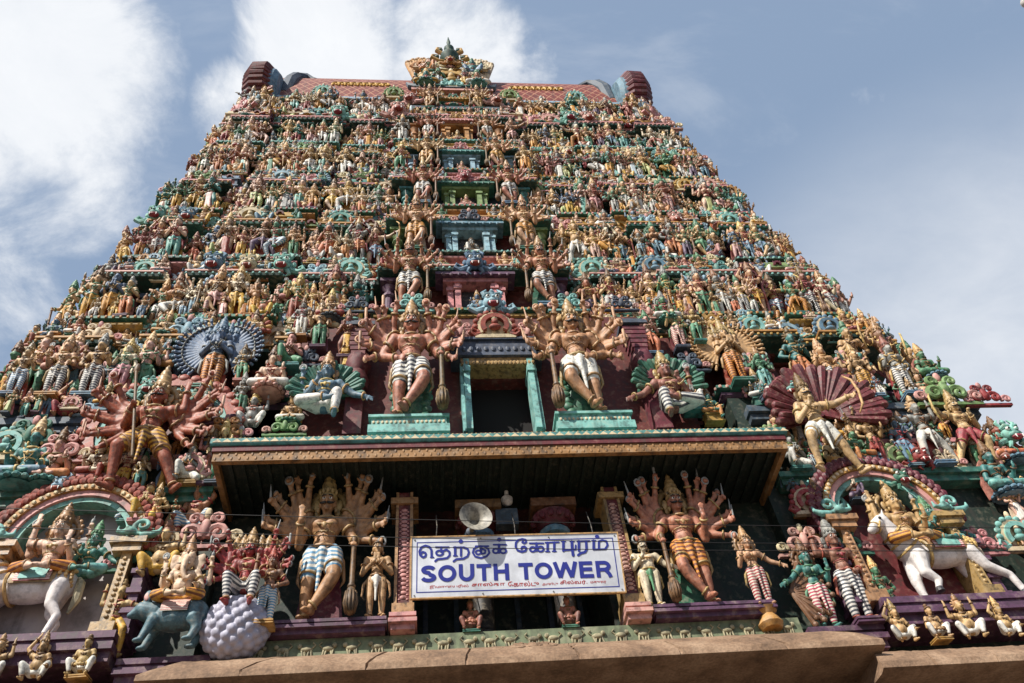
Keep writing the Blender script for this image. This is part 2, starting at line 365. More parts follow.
    if legs == 'stand': L = [((s*hp, 0, .5), (s*.082, -.015, .27), (s*.078, 0, .05), (s*.4, -1, 0)) for s in (-1, 1)]
    elif legs == 'wide': L = [((s*hp, 0, .5), (s*.15, -.03, .28), (s*.17, .02, .05), (s*.7, -1, 0)) for s in (-1, 1)]
    elif legs == 'tri': L = [((hp+px, 0, .5), (.085, -.01, .27), (.06, 0, .05), (.4, -1, 0)), ((-hp+px, 0, .5), (-.12, -.075, .29), (-.1, -.02, .06), (-.6, -1, 0))]
    elif legs == 'cross': L = [((-hp+px, 0, .5), (-.085, -.02, .27), (-.09, 0, .05), (-.3, -1, 0)), ((hp+px, 0, .5), (.135, -.1, .31), (-.03, -.09, .085), (-.5, -1, -.25))]
    elif legs == 'dance': L = [((-hp, 0, .5), (-.19, -.07, .33), (-.11, -.01, .05), (-.8, -1, 0)), ((hp, 0, .5), (.23, -.11, .42), (.06, -.15, .25), (-.5, -.8, -.6))]
    elif legs == 'lunge': L = [((-hp, 0, .5), (-.2, -.09, .36), (-.19, -.02, .05), (-1, -.6, 0)), ((hp, 0, .5), (.21, -.01, .29), (.33, .04, .05), (.8, -.7, 0))]
    elif legs == 'lotus': L = [((s*.07, 0, pz), (s*.25, -.13, .075), (-s*.04, -.2, .055), (-s, -.25, 0)) for s in (-1, 1)]
    elif legs == 'lalita': L = [((-.07, 0, pz), (-.25, -.12, .08), (.03, -.2, .06), (1, -.3, 0)), ((.07, 0, pz), (.15, -.2, .1), (.14, -.2, -.13), (.2, -1, -.2))]
    elif legs == 'chair': L = [((s*.07, 0, pz), (s*.16, -.21, .13), (s*.13, -.2, -.13), (s*.3, -1, -.15)) for s in (-1, 1)]
    elif legs == 'squat': L = [((s*.07, .02, pz), (s*.22, -.12, .25), (s*.15, -.12, .04), (s*.6, -1, 0)) for s in (-1, 1)]
    elif legs == 'kneel': L = [((-.07, 0, pz), (-.13, -.2, .27), (-.12, -.19, .04), (-.3, -1, 0)), ((.07, 0, pz), (.2, -.13, .055), (.14, .06, .045), (.2, 1, 0))]
    elif legs == 'ride': L = [((s*.07, 0, pz), (s*.26, -.1, .05), (s*.08, -.22, .02), (-s, -.3, 0)) for s in (-1, 1)]
    for hpnt, kn, an, fd in L:
        B.cap(hpnt, kn, .074*k, .052*k); kv, av = Vector(kn), Vector(an)
        mid = kv.lerp(av, .3)+Vector((0, .012, 0)); B.cap(kn, mid, .05*k, .05*k); B.cap(mid, an, .049*k, .031)
        f = Vector(fd).normalized(); f0 = av+Vector((0, 0, -.018)); f1 = f0+f*.085
        B.cap(av-f*.02+Vector((0, 0, -.018)), f1, .03, .022, 8)
        if detail:
            sd = f.cross(Vector((0, 0, 1))).normalized()
            for t in range(5): B.cap(f1+sd*(t-2)*.0095-f*.01, f1+sd*(t-2)*.0095+f*(.028-.003*abs(t-1)), .0075, .006, 6)
        limb_rings(J, kn, an, .9, .036, .011)
        hv = Vector(hpnt)
        if cloth == 'full':
            C.cap(hpnt, kn, .083*k, .062*k); C.cap(kn, kv.lerp(av, .35), .06*k, .058*k); C.cap(kv.lerp(av, .35), kv.lerp(av, .86), .058*k, .042)
        elif cloth == 'shorts':
            C.cap(hpnt, hv.lerp(kv, .62), .084*k, .071*k); J.ring(hv.lerp(kv, .66), kv-hv, .066*k, .011, 14, 5)
        elif cloth == 'seat':
            C.cap(hpnt, kn, .082*k, .062*k); C.cap(kn, kv.lerp(av, .75), .06*k, .044)
    if cloth == 'skirt':
        C.lathe((px*.5, 0, 0), [(.1, .06), (.125, .06), (.118, .16), (.105, .3), (.118, .42), (.112, .5), (.095, .56)], 16, sx=1.05, sy=.85)
        for i in range(5): C.cap((px*.5-.05+.025*i, -.085, .5), (-.06+.03*i, -.118, .07), .012, .016, 6)
    elif cloth:
        C.ell(pt(0, 0, -.005), (.116*k, .093, .062))
        if not sit:
            C.cap((px, -.085, pz-.02), (px*.3, -.1, .2), .03, .014, 8); C.cap((px, -.08, pz), (px, -.085, pz-.12), .045, .03, 8)
    # belt and sashes
    J0 = J; J = P() if detail else J0; JB = J
    J.ring(pt(0, 0, .045), (0, 0, 1), .103*k, .016, 18, 6, .84); J.ell(pt(0, -.09, .045), (.028, .02, .026), n=8, m=5)
    if not sit and cloth != 'skirt':
        for s in (-1, 1):
            J.tube([pt(s*.1, -.03, .02), pt(s*.085, -.1, -.06), pt(s*.03, -.1, -.075), pt(0, -.1, .0)], .009, 5)
            J.tube([pt(s*.105, -.02, .02), pt(s*.17, -.02, -.05), pt(s*.19, .0, -.19), pt(s*.155, .0, -.24)], [.02, .024, .018, .006], 6)
    # necklaces
    J = P() if detail else J0; JN = J
    J.ring(pt(0, -.01, .305), (0, -.35, 1), .066, .014, 16, 5); J.ring(pt(0, -.028, .26), (0, -.75, 1), .082*k, .011, 18, 5)
    J.ell(pt(0, -.1, .2), (.022, .014, .028), n=8, m=5)
    J.tube([pt(s*.085, -.05, .29) if s else pt(0, -.095, .1) for s in (-1, 0, 1)], .009, 5)
    J.ring(pt(0, -.01, .155), (0, 0, 1), .09*k, .008, 16, 5, .8)
    J = J0
    # arms
    S = pz+.272
    hw = lambda a: (a[0]+px, a[1]+py, a[2])
    def one(kind, s, yo=0.0, detail_hand=True):
        sh, e, w, d, st = armpts(kind, s, S)
        if k != 1: sh = (sh[0]*k, sh[1], sh[2])
        sh, e, w = [(a[0]+px, a[1]+yo, a[2]) for a in (sh, e, w)]
        B.cap(sh, e, .046*k, .036*k); B.cap(e, w, .037*k, .025*k); hand(B, w, d, st, s, 1.12)
        limb_rings(J, sh, e, .45, .05*k, .012); limb_rings(J, e, w, .85, .034, .01)
        return w, d
    for i, a in enumerate(arms):
        s = -1 if i == 0 else 1; w, d = one(a, s)
        if a == 'club' and club == 0: pass
    for i, a in enumerate(rear):
        s = -1 if i == 0 else 1; w, d = one(a, s, .05)
        if weapons:
            p = Vector(w)+Vector(d).normalized()*.1
            if i == 0: W.ring(p, (0, 1, 0), .036, .012, 12, 5); W.ell(p, (.03, .012, .03), n=9, m=5)
            else: W.ell(p, (.024, .024, .04), n=9, m=5); W.cap(p, p+Vector((0, 0, .06)), .012, .004, 6)
    if fan:
        n, a0, a1, l1, l2 = fan
        for s in (-1, 1):
            for i in range(n):
                t = R(a0+(a1-a0)*i/max(1, n-1)); t2 = t+R(24)*(1 if i % 2 else .6)
                sh = (px+s*.125*k, .035, S-.01+.012*(i-n/2)/n); e = (sh[0]+s*l1*math.cos(t), .05-.01*(i % 2), sh[2]+l1*math.sin(t))
                w = (e[0]+s*l2*math.cos(t2), -.02-.03*(i % 2), e[2]+l2*math.sin(t2))
                B.cap(sh, e, .043, .036); B.cap(e, w, .036, .024); d = Vector((s*math.cos(t2), -.35, math.sin(t2)))
                hand(B, w, d, 'fist', s, 1.1); limb_rings(J, e, w, .8, .033, .01); limb_rings(J, sh, e, .6, .046, .011)
                p = Vector(w)+d.normalized()*.07; q = rnd.random()
                if q < .35: W.cap(p, p+Vector((s*.02, 0, .13)), .013, .004, 6)
                elif q < .6: W.ring(p, (0, 1, .1), .03, .011, 10, 5)
                elif q < .85: W.ell(p, (.025, .02, .035), n=8, m=5)
                else: W.cap(p-Vector((0, 0, .05)), p+Vector((0, -.02, .1)), .011, .016, 6)
    if ringarms:
        for s in (-1, 1):
            for i in range(ringarms):
                t = R(-66+146*i/(ringarms-1)); c, q = math.cos(t), math.sin(t); sh = (px+s*.11, .04, S-.05); e = (sh[0]+s*.24*c, .045, sh[2]+.24*q); w = (sh[0]+s*.45*c, .02, sh[2]+.45*q)
                B.cap(sh, e, .03, .026, 7); B.cap(e, w, .026, .02, 7); B.ell((w[0]+s*.02*c, .005, w[2]+.02*q), .028, n=8, m=6)
                J.ring((sh[0]+s*.38*c, .027, sh[2]+.38*q), (c*s, 0, q), .028, .01, 10, 5); W.ell((w[0]+s*.05*c, 0, w[2]+.05*q), (.022, .016, .022), n=7, m=5)
    parts = []
    parts.append(('body', fuse(B, key, vox)))
    if C.n: parts.append(('leggings' if cloth in ('full', 'seat') else {'shorts': 'shorts', 'skirt': 'skirt'}.get(cloth, 'loincloth'), fuse(C, key+'_cloth', vox*1.1, 2)))
    if detail: parts += [('bangles', J.mesh(key+'_bangles')), ('belt', fuse(JB, key+'_belt', .012, 1)), ('necklace', fuse(JN, key+'_necklace', .01, 1))]
    else: parts.append(('jewellery', J.mesh(key+'_jewellery')))
    if K.n: parts.append(('crown' if crown == 'cone' else 'hair', K.mesh(key+'_crown')))
    if W.n: parts.append(('held_emblem', W.mesh(key+'_held')))
    if face:
        E = P()
        for i, x in enumerate(hx[:3]):
            q = 1.0 if i == 0 else .82; yy = -.012 if i == 0 else .03
            for s in (-1, 1):
                c = pt(x+s*.027*q, yy-.068*q, .428-(0 if i == 0 else .012))
                E.ell(c, (.0165*q, .012*q, .0105*q), n=9, m=6); E.ell((c[0], c[1]-.0085*q, c[2]), (.0075*q, .0055*q, .0085*q), n=8, m=5, mi=1)
                E.tube([(c[0]-s*.016*q, c[1]-.01, c[2]+.02), (c[0]+s*.002, c[1]-.012, c[2]+.026), (c[0]+s*.022*q, c[1]+.002, c[2]+.018)], .0045, 5, 1)
        parts.append(('eyes', E.mesh(key+'_eyes')))
        if face == 'moustache':
            T = P()
            for s in (-1, 1): T.tube([pt(s*.003, -.1, .386), pt(s*.028, -.097, .38), pt(s*.055, -.078, .39), pt(s*.07, -.062, .41)], [.008, .011, .007, .002], 7)
            parts.append(('moustache', T.mesh(key+'_moustache')))
    if club:
        G = P(); s = club; c = (px+s*.272, -.15, 0)
        G.lathe(c, [(.02, pz+.06), (.028, pz+.05), (.02, pz+.02), (.022, .22), (.034, .2), (.03, .185)][::-1], 10)
        G.lathe(c, [(.012, .0), (.035, .02), (.05, .07), (.052, .11), (.042, .155), (.026, .19)], 16)
        for a in range(12):
            t = 2*pi*a/12; G.tube([(c[0]+.035*math.cos(t), c[1]+.035*math.sin(t), .018), (c[0]+.054*math.cos(t), c[1]+.054*math.sin(t), .085), (c[0]+.042*math.cos(t), c[1]+.042*math.sin(t), .155)], .009, 5)
        parts.append(('club', G.mesh(key+'_club')))
    if bow:
        G = P(); G.tube([(px+.46, -.2, pz+.5), (px+.52, -.24, pz+.42), (px+.54, -.25, pz+.28), (px+.52, -.24, pz+.12), (px+.46, -.2, pz+.04)], [.008, .016, .018, .016, .008], 7); parts.append(('bow', G.mesh(key+'_bow')))
    if staff:
        G = P(); G.cap((px-.24, -.12, pz+.62), (px+.06, -.3, .1), .014, .014, 8); G.ell((px-.24, -.12, pz+.64), (.03, .02, .06), n=8, m=6); parts.append(('spear', G.mesh(key+'_spear')))
    if foliage:
        G = P()
        for s in (-1, 1):
            for i in range(9): G.ell((px+s*(.1+.018*(i % 2)+.006*i), .085, .02+.052*i), (.05, .025, .036), n=9, m=6)
        G.prism([(px-.13, 0), (px+.13, 0), (px+.17, .5), (px-.17, .5)], .075, .11); parts.append(('backing_slab', G.mesh(key+'_foliage')))
    elif slab:
        G = P()
        if sit: G.prism([(-.2, -.02), (.2, -.02), (.22, .2), (.16, .44), (.07, .54), (-.07, .54), (-.16, .44), (-.22, .2)], .085, .13)
        else: G.prism([(px-.2, 0), (px+.2, 0), (px+.16, .3), (px+.1, .52), (px-.1, .52), (px-.16, .3)], .07, .12)
        parts.append(('backing_slab', G.mesh(key+'_slab', smooth=False)))
    dz = .0
    if arch:
        G = P(); zc = pz+.22
        if arch == 'flame':
            G.arc(px, zc, .25, .3, .09, .13, -20, 200, 20)
            for k_ in range(13): tt = R(-20+220*k_/12); G.ell((px+.325*math.cos(tt), .1, zc+.325*math.sin(tt)), (.04, .03, .05), n=7, m=5, mi=1)
        elif arch == 'petal':
            for k_ in range(11):
                tt = R(-10+200*k_/10); G.cap((px+.12*math.cos(tt), .11, zc+.12*math.sin(tt)), (px+.34*math.cos(tt), .1, zc+.36*math.sin(tt)), .045, .06, 7, mi=k_ % 2)
        else:
            for s in (-1, 1):
                G.tube([(px+s*.2, .1, .02), (px+s*.23, .1, .2), (px+s*.24, .1, zc), (px+s*.3, .08, zc+.1), (px+s*.36, .07, zc+.03), (px+s*.31, .07, zc-.04)], [.035, .03, .03, .04, .035, .02], 7)
                G.tube([(px+s*.24, .1, zc), (px+s*.2, .1, zc+.3), (px+s*.05, .1, zc+.4), (px, .1, zc+.44)], [.03, .04, .04, .03], 7, mi=1)
        parts.append(('back_arch', G.mesh(key+'_arch', angle=50)))
    if ped:
        G = P()
        if ped == 'block':
            dz = .07; w = .2 if not sit else .25
            w *= .82; dz = .045; G.bx(-w, w, -.15, .13, -.045, -.028); G.bx(-w+.02, w-.02, -.13, .13, -.028, -.012); G.bx(-w, w, -.15, .13, -.012, .01)
        elif ped == 'lotus':
            dz = .09; G.lathe((0, -.04, -.09), [(.15, 0), (.2, .02), (.16, .045), (.21, .075), (.18, .1)], 16)
            for a in range(14):
                t = 2*pi*a/14; G.ell((.2*math.cos(t), -.04+.2*math.sin(t), -.025), (.045, .045, .03), n=7, m=5)
        elif ped == 'seatblock':
            dz = .2; G.bx(-.24, .24, -.13, .13, -.2, -.17); G.bx(-.21, .21, -.11, .13, -.17, -.03); G.bx(-.24, .24, -.14, .13, -.03, .012)
        elif ped == 'rock':
            dz = .1
            for i in range(9): G.ell((-.2+.05*i, -.06+.05*((i*7) % 3-1), -.06+.015*((i*5) % 3)), (.07, .08, .06), n=9, m=6)
        parts.append(('pedestal', G.mesh(key+'_pedestal', angle=35)))
    top = pz+.42+.09+(.16*crownh if crown == 'cone' else .1)
    if dz:
        for _, me in parts: me.transform(Matrix.Translation((0, 0, dz)))
    return dict(parts=parts, h=top+dz, key=key)
POSE = {}
def pose(key, phrase, name, cat, **k):
    d = statue(key, **k); d['phrase'] = phrase; d['name'] = name; d['cat'] = cat; POSE[key] = d
ROWS = {}; TRACK = []
def place(key, loc, H, skin='tan', arch=('arch_turquoise', 'arch_rose'), cloth='yellow', slab='pink', ped='green', gold='gold', crown='gold', mirror=False, lean=6.0, turn=0.0, slim=.84, row=None, label=None, group=None, held='steel', extra=None):
    d = POSE[key]; s = H/d['h']; root = None
    M = Matrix.Translation(loc) @ Matrix.Rotation(R(turn), 4, 'Z') @ Matrix.Rotation(R(lean), 4, 'X') @ Matrix.Diagonal((-s*slim if mirror else s*slim, s*.92*slim/.84, s, 1))
    for n, me in d['parts']:
        m = {'body': 'skin_'+skin, 'leggings': 'cloth_'+cloth, 'shorts': 'cloth_'+cloth, 'skirt': 'cloth_'+cloth, 'loincloth': 'cloth_'+cloth, 'jewellery': gold, 'bangles': gold, 'belt': gold, 'necklace': gold, 'crown': crown, 'hair': crown, 'held_emblem': held,
             'eyes': ['eyewhite', 'black'], 'moustache': 'black', 'club': 'darkgold', 'bow': 'palegold', 'spear': 'darkgold', 'backing_slab': 'slab_'+slab, 'pedestal': 'arch_'+ped, 'back_arch': list(arch)}[n]
        if extra and n in extra: m = extra[n]
        if n == 'body': root = ob(d['name'], me, m); root.matrix_world = M
        else: ob(n, me, m, root)
    root['category'] = d['cat']; TRACK.append(root)
    root['group'] = group or ('%ss on the tower' % d['cat'])
    if label: root['label'] = label
    else: ROWS.setdefault(row, []).append((loc[0], root, skin, cloth, slab if any(n == 'backing_slab' for n, _ in d['parts']) else None, d['phrase']))
    return root

# ------------------------------------------------------------------ the kinds of figure
pose('stand_a', 'two-armed standing figure', 'standing_statue', 'standing statue', legs='stand', arms=('abhaya', 'hip'))
pose('stand_b', 'four-armed standing figure', 'standing_statue', 'standing statue', legs='stand', arms=('abhaya', 'varada'), rear=('up', 'up'), halo=True, arch='petal')
pose('stand_c', 'standing figure with folded hands', 'standing_statue', 'standing statue', legs='stand', arms=('namaste', 'namaste'), crown='bun')
pose('tri_a', 'standing figure with bent knee', 'standing_statue', 'standing statue', legs='tri', arms=('chest', 'down'), halo=True)
pose('goddess', 'slender goddess in long skirt', 'goddess_statue', 'goddess statue', legs='tri', arms=('chest', 'down'), female=True, cloth='skirt')
pose('goddess_b', 'goddess raising one arm', 'goddess_statue', 'goddess statue', legs='tri', arms=('lift', 'hip'), female=True, cloth='full', halo=True)
pose('dance', 'dancing figure with lifted leg', 'dancing_statue', 'dancing statue', legs='dance', arms=('out', 'abhaya'), rear=('up', 'up'))
pose('lunge', 'striding figure with spread arms', 'dancing_statue', 'dancing statue', legs='lunge', arms=('out', 'lift'), crown='matted')
pose('wide', 'pot-bellied standing figure', 'standing_statue', 'standing statue', legs='wide', arms=('lift', 'side'), fat=True, crown='matted')
pose('fan', 'standing figure with a fan of arms', 'many_armed_statue', 'many-armed statue', legs='stand', arms=('abhaya', 'hip'), fan=(4, -16, 66, .16, .15))
pose('lotus', 'cross-legged seated figure', 'seated_statue', 'seated statue', legs='lotus', arms=('abhaya', 'lap'), cloth='seat', ped='lotus')
pose('lotus_b', 'four-armed cross-legged figure', 'seated_statue', 'seated statue', legs='lotus', arms=('abhaya', 'knee'), rear=('up', 'up'), cloth='seat', ped='lotus', halo=True)
pose('lalita', 'seated figure with one leg hanging', 'seated_statue', 'seated statue', legs='lalita', arms=('abhaya', 'knee'), cloth='seat', ped='seatblock')
pose('kneel', 'kneeling figure with folded hands', 'kneeling_statue', 'kneeling statue', legs='kneel', arms=('namaste', 'namaste'), cloth='seat', crown='bun', slab=False)
pose('gana', 'squatting dwarf with raised arms', 'dwarf_statue', 'dwarf statue', legs='squat', arms=('lift', 'lift'), fat=True, crown='matted', cloth='seat', slab=False, ped=None)
pose('gana_b', 'squatting dwarf with hand on knee', 'dwarf_statue', 'dwarf statue', legs='squat', arms=('overhead', 'knee'), fat=True, cloth='seat', slab=False, ped=None)
pose('guard_small', 'guardian leaning on club', 'guardian_statue', 'guardian statue', legs='cross', arms=('abhaya', 'club'), fan=(4, -24, 68, .135, .13), cloth='shorts', club=1, heavy=1.1, face='moustache', ped='block')
pose('guard_big', 'many-armed guardian leaning on club', 'guardian_statue', 'guardian statue', legs='cross', arms=('hip', 'club'), fan=(8, -46, 76, .145, .135), cloth='shorts', club=1, heavy=1.12, face='moustache', detail=True, vox=.0095, foliage=True, halo=True, ped=None)
pose('guard_low', 'many-armed guardian resting hand on club', 'guardian_statue', 'guardian statue', legs='cross', arms=('abhaya', 'club'), fan=(8, -34, 74, .18, .155), cloth='shorts', club=1, heavy=1.12, face='moustache', detail=True, vox=.0095, halo=True, ped=None)
pose('ring', 'many-headed figure with a wheel of arms', 'wheel_armed_statue', 'many-armed statue', legs='stand', arms=('namaste', 'namaste'), ringarms=16, heads=5, face='eyes', vox=.011, crownh=1.3)
pose('fierce', 'seated warrior with a fan of arms', 'warrior_statue', 'many-armed statue', legs='lunge', arms=('staff', 'lift'), fan=(8, -62, 34, .22, .2), cloth='shorts', staff=True, heavy=1.1, face='moustache', detail=True, vox=.0095, crownh=1.3, halo=True, ped=None, slab=False)
pose('archer', 'striding bowman', 'warrior_statue', 'many-armed statue', legs='lunge', arms=('chest', 'bow'), cloth='shorts', bow=True, heavy=1.08, face='moustache', detail=True, vox=.0095, ped=None, slab=False)
pose('elephant', 'elephant-headed seated figure', 'elephant_headed_statue', 'elephant-headed statue', legs='ride', arms=('abhaya', 'knee'), rear=('up', 'up'), fat=True, elephant=True, cloth='seat', detail=True, vox=.0105, ped=None, slab=False, crownh=1.2)
pose('rider', 'cross-legged rider', 'rider_statue', 'rider statue', legs='ride', arms=('lift', 'abhaya'), rear=('up', 'up'), cloth='seat', face='eyes', detail=True, vox=.0105, ped=None, slab=False, halo=True)
pose('consort', 'seated goddess', 'goddess_statue', 'goddess statue', legs='ride', arms=('chest', 'side'), female=True, cloth='seat', face='eyes', detail=True, vox=.0105, ped=None, slab=False)
pose('heads', 'many-headed seated figure with a fan of arms', 'many_headed_statue', 'many-armed statue', legs='chair', arms=('abhaya', 'knee'), fan=(6, -40, 50, .17, .16), heads=5, cloth='seat', face='moustache', detail=True, vox=.0105, ped=None, slab=False)
pose('youth', 'slim youth with folded hands', 'standing_statue', 'standing statue', legs='stand', arms=('namaste', 'namaste'), cloth='brief', crown='bun', face='eyes', detail=True, vox=.0105, slab=False, ped=None)
pose('dwarf', 'pot-bellied dwarf standing', 'dwarf_statue', 'dwarf statue', legs='stand', arms=('chest', 'side'), fat=True, heavy=1.25, cloth='brief', crown='bun', face='moustache', detail=True, vox=.011, slab=False, ped=None)
pose('maiden', 'slim maiden in striped leggings', 'goddess_statue', 'goddess statue', legs='stand', arms=('abhaya', 'side'), female=True, face='eyes', detail=True, vox=.0105, slab=False, ped=None, halo=True)
pose('musician', 'seated figure beneath a round canopy of leaves', 'seated_statue', 'seated statue', legs='lalita', arms=('chest', 'side'), rear=('up',), cloth='seat', face='eyes', detail=True, vox=.0105, slab=False, ped=None)
pose('sentry', 'standing attendant with raised arm', 'standing_statue', 'standing statue', legs='stand', arms=('lift', 'hip'), face='eyes', detail=True, vox=.0105, slab=False, ped='block')

pose('stand_d', 'standing figure with both arms raised', 'standing_statue', 'standing statue', legs='stand', arms=('overhead', 'overhead'), arch='scroll', cloth='shorts')
pose('stand_e', 'standing figure with matted hair', 'standing_statue', 'standing statue', legs='tri', arms=('chest', 'hip'), crown='matted')
pose('stand_f', 'three-headed standing figure', 'standing_statue', 'standing statue', legs='stand', arms=('abhaya', 'hip'), rear=('up', 'up'), heads=3)
pose('stand_g', 'club-bearing standing figure', 'club_bearer_statue', 'standing statue', legs='cross', arms=('abhaya', 'club'), club=1, cloth='shorts', arch='flame')
pose('stand_h', 'standing bowman', 'bowman_statue', 'standing statue', legs='tri', arms=('chest', 'bow'), bow=True, cloth='shorts', halo=True, slab=False)
pose('elephant_b', 'standing elephant-headed figure', 'elephant_headed_statue', 'elephant-headed statue', legs='stand', arms=('abhaya', 'knee'), rear=('up', 'up'), fat=True, elephant=True, arch='flame')
pose('goddess_c', 'four-armed goddess in skirt', 'goddess_statue', 'goddess statue', legs='tri', arms=('abhaya', 'varada'), rear=('up', 'up'), female=True, cloth='skirt', halo=True)
pose('dance_b', 'dancing goddess with raised arms', 'dancing_statue', 'dancing statue', legs='dance', arms=('overhead', 'out'), female=True, arch='flame')
pose('lotus_c', 'cross-legged figure beneath petalled arch', 'seated_statue', 'seated statue', legs='lotus', arms=('abhaya', 'varada'), cloth='seat', ped='lotus', slab=False, arch='petal')
pose('lalita_b', 'four-armed figure with one leg hanging', 'seated_statue', 'seated statue', legs='lalita', arms=('abhaya', 'knee'), rear=('up', 'up'), cloth='seat', ped='seatblock', slab=False, arch='flame', fat=True)
pose('page', 'small attendant holding offerings', 'attendant_statue', 'attendant statue', legs='tri', arms=('chest', 'down'), crown='bun', slab=False)
pose('page_b', 'small attendant with raised arm', 'attendant_statue', 'attendant statue', legs='stand', arms=('lift', 'down'), crown='matted', slab=False)
pose('page_c', 'small attendant woman in long skirt', 'attendant_statue', 'attendant statue', legs='tri', arms=('chest', 'hip'), female=True, cloth='skirt', crown='bun', slab=False)
pose('gana_c', 'squatting dwarf with hands in lap', 'dwarf_statue', 'dwarf statue', legs='squat', arms=('lap', 'lap'), fat=True, crown='bun', cloth='seat', slab=False, ped='block')

# ------------------------------------------------------------------ the tower
BAT = .09
def yf(z): return BAT*(z-10.0)
TOWER = bpy.data.objects.new('temple_tower', None); COL.objects.link(TOWER)
tag(TOWER, 'tall stepped temple gateway tower with painted tiers, porch canopy and red barrel roof', 'temple tower')
def bays(W, z, extra=0.0, narrow=1.0):
    """front outline of one tier: stepped projecting bays, then the plain back"""
    y0 = yf(z); pr = [(-1.0, .0), (-.955, .38), (-.80, .05), (-.74, .42), (-.50, .0), (-.455, .3), (-.315, .05), (-.25, .62*narrow)]
    pts = []; prev = None
    half = [(u*W, y0-p+.25) for u, p in pr]
    front = []
    for i, (x, y) in enumerate(half):
        if i == 0: front.append((x, y))
        else: front.append((x, front[-1][1])); front.append((x, y))
    mir = [(-x, y) for x, y in front[::-1]]
    out = front + mir
    return out + [(W, y0+9.0-.35*(z-10)*.2), (-W, y0+9.0-.35*(z-10)*.2)]
def offset(poly, d):
    n = len(poly); o = []
    for i in range(n):
        a, b, c = poly[i-1], poly[i], poly[(i+1) % n]
        def nr(p, q):
            dx, dy = q[0]-p[0], q[1]-p[1]; l = math.hypot(dx, dy); return (dy/l, -dx/l)
        n1, n2 = nr(a, b), nr(b, c)
        if n1[0]*n2[0]+n1[1]*n2[1] > .9: o.append((b[0]+d*n1[0], b[1]+d*n1[1]))
        else: o.append((b[0]+d*(n1[0]+n2[0]), b[1]+d*(n1[1]+n2[1])))
    return o
def mould(poly, prof, p=None, mi=0):
    p = p or P(); return p.rings([[(x, y, z) for x, y in offset(poly, d)] for d, z in prof], mi, caps=False)
SUB_N = [0]
